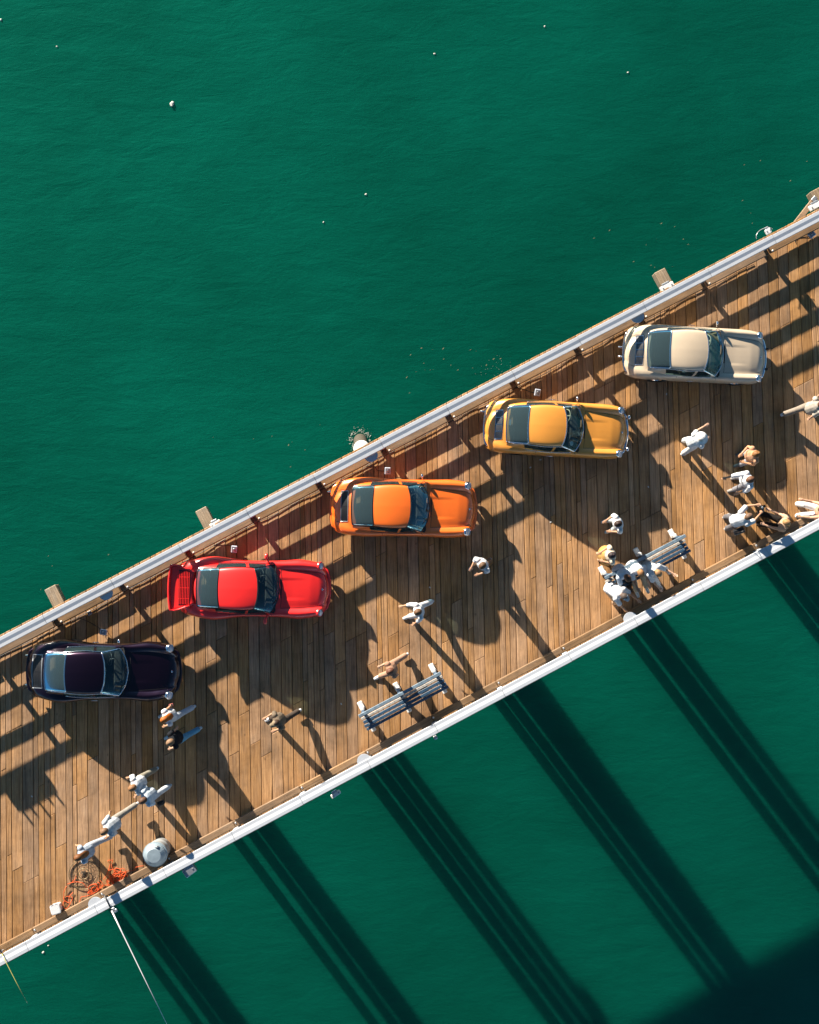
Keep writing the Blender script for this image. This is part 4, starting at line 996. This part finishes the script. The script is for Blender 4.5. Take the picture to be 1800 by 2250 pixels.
# ------------------------------------------------------------------ fishing rods off the lower rail
def rod(px0, py0, px1, py1, label, mat, z1, r):
    a = P(px0, py0, 1.16); b = P(px1, py1, z1)
    d_ = (b-a); butt = a-d_.normalized()*.35
    t = empty('fishing_rod', butt, 0, label, 'fishing rod', 'fishing rods leaning out over the water')
    Lr = (b-butt).length; dv = (b-butt).normalized()
    q = lambda f, dz=0: dv*Lr*f+Vector((0, 0, dz))
    MB().tube([q(.0), q(.13)], [.018, .016], 8).build('handle', M['black'], t, True)
    MB().tube([q(.13), q(.3, .0), q(.6, -.01), q(1, -.04)], [r, r*.8, r*.6, r*.35], 7).build('rod_blank', M[mat], t, True)
    rl = MB(); c = q(.10, -.06); rl.lathe([(.0, .03), (.035, .03), (.035, .02), (.02, .015), (.02, -.015), (.035, -.02), (.035, -.03), (0, -.03)], 14, Matrix.Rotation(math.pi/2, 3, 'X'), c); rl.tube([c, c+Vector((.05, .05, 0))], .006, 5); rl.build('reel', M['steel'], t, True)
    for f in (.25, .4, .55, .7, .82, .92, 1.0):
        p = q(f, -.012-.02*f); MB().tube([p+Vector((0, .012*math.cos(k_), .012*math.sin(k_)-.012)) for k_ in [i*math.pi/4 for i in range(8)]], .0025, 4, closed=True).build('line_guide', M['steel'], t)
    return t
M['rodw'] = simple('pale rod blank', (.60, .58, .60), .3, coat=.5); M['rody'] = simple('yellow green rod blank', (.38, .36, .10), .3, coat=.5)
rod(240, 1990, 366, 2252, 'long pale fishing rod propped over the railing near the orange rope', 'rodw', 1.9, .022)
rod(8, 2104, 58, 2204, 'shorter yellow-green fishing rod propped over the railing', 'rody', 1.5, .014)

# ------------------------------------------------------------------ stage floodlights and their cable
M['lampbody'] = simple('pale blue grey lamp casing', (.52, .56, .64), .35, metal=.2); M['lampface'] = simple('lamp glass', (.20, .22, .26), .15, coat=1)
def floodlight(px, py, rz, label, col, power):
    loc = P(px, py, .1); loc.z = 0
    t = empty('floodlight', loc, R(rz), label, 'floodlight', 'small floodlights on the deck')
    tilt = Matrix.Rotation(R(-12), 3, 'Y')
    MB().bbox((0, 0, .13), (.21, .17, .07), .015, tilt).build('casing', M['lampbody'], t)
    MB().bbox((0, 0, .168), (.15, .12, .006), .002, tilt).build('top_glass', M['lampface'], t); 
    MB().lathe([(0, .012), (.028, .01), (.032, 0)], 14, tilt, (0, 0, .172)).build('lens', M['steel'], t, True)
    yk = MB(); yk.tube([(0, -.10, .13), (0, -.10, .02), (0, .10, .02), (0, .10, .13)], .008, 5); yk.build('yoke', M['black'], t, True)
    fins = MB()
    for i in range(5): fins.box((-.11, -.06+.03*i, .13), (.02, .008, .06))
    fins.build('heat_fins', M['black'], t)
    return loc
fl = []
for (x, y, rz, lab, col, pw) in [(228, 1389, -8, 'small floodlight on the deck behind the purple car', (1, .1, .3), 0), (515, 1207, 84, 'small floodlight on the deck behind the red car', (1, .06, .12), 40),
                                 (852, 1035, 88, 'small floodlight on the deck behind the orange car', (1, .06, .25), 40), (1181, 863, 80, 'small floodlight on the deck behind the yellow car', (.9, .08, .4), 30), (1783, 516, 40, 'small floodlight on the deck beside the bare rail beyond the beige car', (.2, .3, 1), 0)]:
    fl.append(floodlight(x, y, rz, lab, col, pw))
mb = MB(); rg = random.Random(4); pts = []
for i in range(60):
    u = -14+28*i/59; pts.append(W(u, V_UP-.265+rg.uniform(-.03, .025), .015+(.0 if i % 4 else .01)))
mb.tube([Vector(q) for q in catmull([tuple(p) for p in pts], 3)], .010, 5)
for p in fl:
    u, v = UV(p); a = Vector((p.x, p.y, .03)); e = W(u-.5, V_UP-.27, .02)
    mb.tube([Vector(q) for q in catmull([tuple(a), tuple(a.lerp(e, .3)+Vector((rg.uniform(-.12, .12), rg.uniform(-.05, .1), -.02))), tuple(a.lerp(e, .7)+Vector((rg.uniform(-.12, .12), .05, -.015))), tuple(e)], 5)], .008, 5)
tag(mb.build('power_cable', M['black'], None, True), 'black power cable running along the kerb timber to the floodlights', 'cable')

# ------------------------------------------------------------------ fittings outside the railings
def fitting(px, py, z, d, label, mat, rz=0, extra=None):
    loc = P(px, py, z)
    t = empty('rail_fitting', loc, TH+R(rz), label, 'bracket')
    MB().bbox((0, 0, 0), d, .02).build('bracket_body', M[mat], t)
    MB().bbox((0, d[1]/2+.02, .02), (d[0]*.55, .08, d[2]*.5), .01).build('bracket_arm', M['steel'], t)
    for s in (1, -1): MB().lathe([(0, .02), (.02, .018), (.025, 0)], 8, None, (s*d[0]*.32, 0, d[2]/2)).build('bolt', M['steel'], t)
    return t
fitting(474, 1152, -.05, (.34, .16, .10), 'white bracket beside a square beam stub level with the red car', 'concrete')
fitting(137, 1348, -.05, (.44, .16, .10), 'white bracket beside a square beam stub level with the purple car', 'concrete')
fitting(1466, 630, -.05, (.44, .16, .10), 'white bracket beside a square beam stub level with the beige car', 'concrete')
fitting(1793, 452, -.05, (.46, .16, .10), 'white bracket on the beam stub above a brown brace board', 'concrete')
fitting(1688, 508, .7, (.17, .15, .12), 'small white box with a wire loop outside the railing', 'plastic')
o = MB().tube([Vector((.28*math.cos(q), .18*math.sin(q), .02*math.sin(3*q))) for q in [math.pi*(.05+.95*i/20) for i in range(21)]], .009, 5).build('wire_loop', M['steel'], None, True)
o.location = P(1681, 515, .7); o.rotation_euler = (0, 0, TH); tag(o, 'bent steel wire loop sticking out beside the small white box', 'wire')
fitting(417, 1912, .35, (.36, .26, .22), 'dark grey box hung outside the railing near the trash can', 'steel', 8)
fitting(738, 1745, .5, (.30, .12, .10), 'pale grey cleat hung outside the railing with a blue cord', 'concrete', 6)
fitting(957, 1620, .6, (.10, .13, .08), 'tiny white tag plate outside the railing by the empty bench', 'plastic')
fitting(252, 2002, 1.13, (.16, .10, .05), 'small silver rod clamp on the railing by the long pale rod', 'steel')
# guessed gear crate out of view on the upper rail, added for its shadow
u_c, _ = UV(P(-150, 1496, 1.14))
t = empty('unseen_gear', W(u_c, V_UP, 1.138), TH, 'guessed gear crate with upright rod tubes, out of view, added for its shadow', 'crate')
MB().bbox((0, 0, .09), (1.25, .22, .16), .012).build('crate_box', M['steel'], t)
for x, h_ in ((-.55, .30), (-.30, .22), (-.02, .34), (.26, .20), (.50, .28)): MB().tube([(x, .02, .10), (x+.02, .03, .17+h_*.6)], .03, 10).build('rod_tube', M['black'], t, True)
MB().bbox((.05, 0, .178), (1.1, .20, .015), .004).build('crate_lid', M['plastic'], t)
# brace board beyond the upper rail
t = empty('brace_board', P(1765, 470, -.3), TH+R(24), 'orange brown brace board slanting out from under the deck edge', 'board')
MB().bbox((0, 0, 0), (1.3, .16, .10), .01).build('board', M['bull'], t); MB().bbox((.55, .02, .07), (.16, .12, .04), .008).build('end_cleat', M['steel'], t)
# small metal tag on the deck by the kerb
t = empty('metal_plate', P(197, 1347, .01), TH, 'small square metal plate on the planks beside the kerb timber', 'plate')
MB().bbox((0, 0, .012), (.12, .12, .02), .004).build('plate', M['steel'], t)
for s in (-1, 1): MB().box((s*.028, 0, .024), (.03, .08, .004)).build('plate_slot', M['black'], t)

# ------------------------------------------------------------------ things on the water
M['foam'] = simple('white foam', (.50, .50, .44), .9, bump=.3, scale=20)
def fleck(px, py, r, label, grp=None):
    p = P(px, py, WATER_Z+.01); mb = MB(); rg = random.Random(int(px))
    ball(mb, (0, 0, .0), (r, r*.75, r*.45), 2)
    if r > .09: ball(mb, (r*.7, r*.3, .02), (r*.45, r*.4, r*.35), 2)
    for i, v in enumerate(mb.v): mb.v[i] = tuple(q*(1+rg.uniform(-.2, .2)) for q in v)
    o = mb.build('floating_fleck', M['foam'], None, True); o.location = p; o.rotation_euler = (0, 0, rg.uniform(0, 6))
    tag(o, label, 'foam', grp)
fleck(378, 228, .10, 'largest round white fleck floating alone on the open green water')
for x, y, r in ((125, 102, .035), (955, 118, .045), (1197, 58, .04), (804, 427, .045), (711, 488, .035), (1380, 159, .04), (2, 43, .05), (1652, 1227, .03), (95, 2093, .05), (106, 2078, .03)):
    fleck(x, y, r, 'tiny white fleck floating on the green water', 'tiny flecks on the water')
# broken foam and shells round the batter pile, tan flecks painting the rail's reflection along the pier
def scraps(name, label, items, mat, kind='stuff'):
    mb = MB(); rg = random.Random(9)
    for (x, y, z, r) in items:
        n = rg.choice([5, 6, 7]); a0 = rg.gauss(.62, .35); st = rg.uniform(.18, .4)
        ca, sa = math.cos(a0), math.sin(a0); poly = []
        for i in range(n):
            q = 2*math.pi*i/n; lx = r*math.cos(q)*rg.uniform(.7, 1.2); ly = r*st*math.sin(q)*rg.uniform(.7, 1.2); poly.append((x+lx*ca-ly*sa, y+lx*sa+ly*ca))
        mb.prism(poly, z, z+.003)
    o = mb.build(name, M[mat]); tag(o, label, kind=kind); return o
rg = random.Random(8); it = []
c = P(792, 968, WATER_Z)
for i in range(170):
    q = rg.uniform(0, 6.28); rr = .27+abs(rg.gauss(0, .12)); it.append((c.x+rr*math.cos(q), c.y+rr*math.sin(q), WATER_Z+.012+.0002*(i % 20), rg.uniform(.006, .02)*(1 if rr > .4 else 2)))
c2 = P(1108, 812, WATER_Z)
for i in range(40):
    it.append((c2.x+rg.gauss(0, .45), c2.y+rg.gauss(.05, .2), WATER_Z+.012, rg.uniform(.005, .018)))
scraps('sea_foam', 'broken white foam washing round the piles', it, 'foam')
M['scrap'] = simple('pale brown glints', (.22, .22, .12), .8)  # tan colour of the rail's reflection, painted as flat flecks on the water
it = []
for (cx, cy, sx, sy, n) in ((980, 800, 60, 40, 20), (1090, 840, 40, 25, 12), (1420, 540, 60, 45, 12), (1690, 440, 60, 50, 14), (640, 1010, 90, 60, 10), (150, 1270, 90, 60, 8)):
    for i in range(n):
        x = cx+rg.gauss(0, sx); y = cy+rg.gauss(0, sy)
        if y < 1417-.5265*x-45: p = P(x, y, WATER_Z); it.append((p.x, p.y, WATER_Z+.002, rg.uniform(.012, .045)))
scraps('rail_glints', 'pale brown glints painted as rail reflections on the water beside the pier', it, 'scrap')
# batter pile beside the foam
t = empty('batter_pile', P(792, 968, WATER_Z), 0, 'round raking pile rising from foam to a white cap outside the railing', 'pile')
top = P(795, 985, -.25)-P(792, 968, WATER_Z)
MB().tube([Vector((0, 0, -2))-Vector((top.x, top.y, 0))*.3, Vector((0, 0, 0)), top*.98], [.25, .24, .22], 16).build('pile_shaft', M['pile'], t, True)
MB().lathe([(0, .10), (.12, .08), (.24, .0), (.25, -.08)], 18, None, top).build('pile_cap', M['concrete'], t, True)
# litter: tiny paper scraps on the deck
M['paper'] = simple('paper scrap', (.55, .55, .52), .8)
for (x, y) in ((70, 1750), (1465, 866), (1188, 1010), (945, 1291), (1425, 1070), (750, 1547), (1166, 1027), (1210, 1147)):
    rg2 = random.Random(x); p = P(x, y, .006); mb = MB(); mb.prism([(-.03, -.015), (.03, -.018), (.034, .012), (-.02, .02)], 0, .004)
    o = mb.build('paper_scrap', M['paper']); o.location = p; o.rotation_euler = (0, 0, rg2.uniform(0, 6)); tag(o, 'tiny pale paper scrap lying on the deck planks', 'litter', 'litter on the deck')

# ------------------------------------------------------------------ turn the figure shells into single skins
for o, vs in REMESH:
    md = o.modifiers.new('skin', 'REMESH'); md.mode = 'VOXEL'; md.voxel_size = vs; md.use_smooth_shade = True
bpy.context.view_layer.update(); dg = bpy.context.evaluated_depsgraph_get()
new = [(o, bpy.data.meshes.new_from_object(o.evaluated_get(dg), preserve_all_data_layers=False, depsgraph=dg)) for o, _ in REMESH]
for o, me in new:
    mats = [m for m in o.data.materials]; o.modifiers.clear(); o.data = me
    if not me.materials:
        for m in mats: me.materials.append(m)
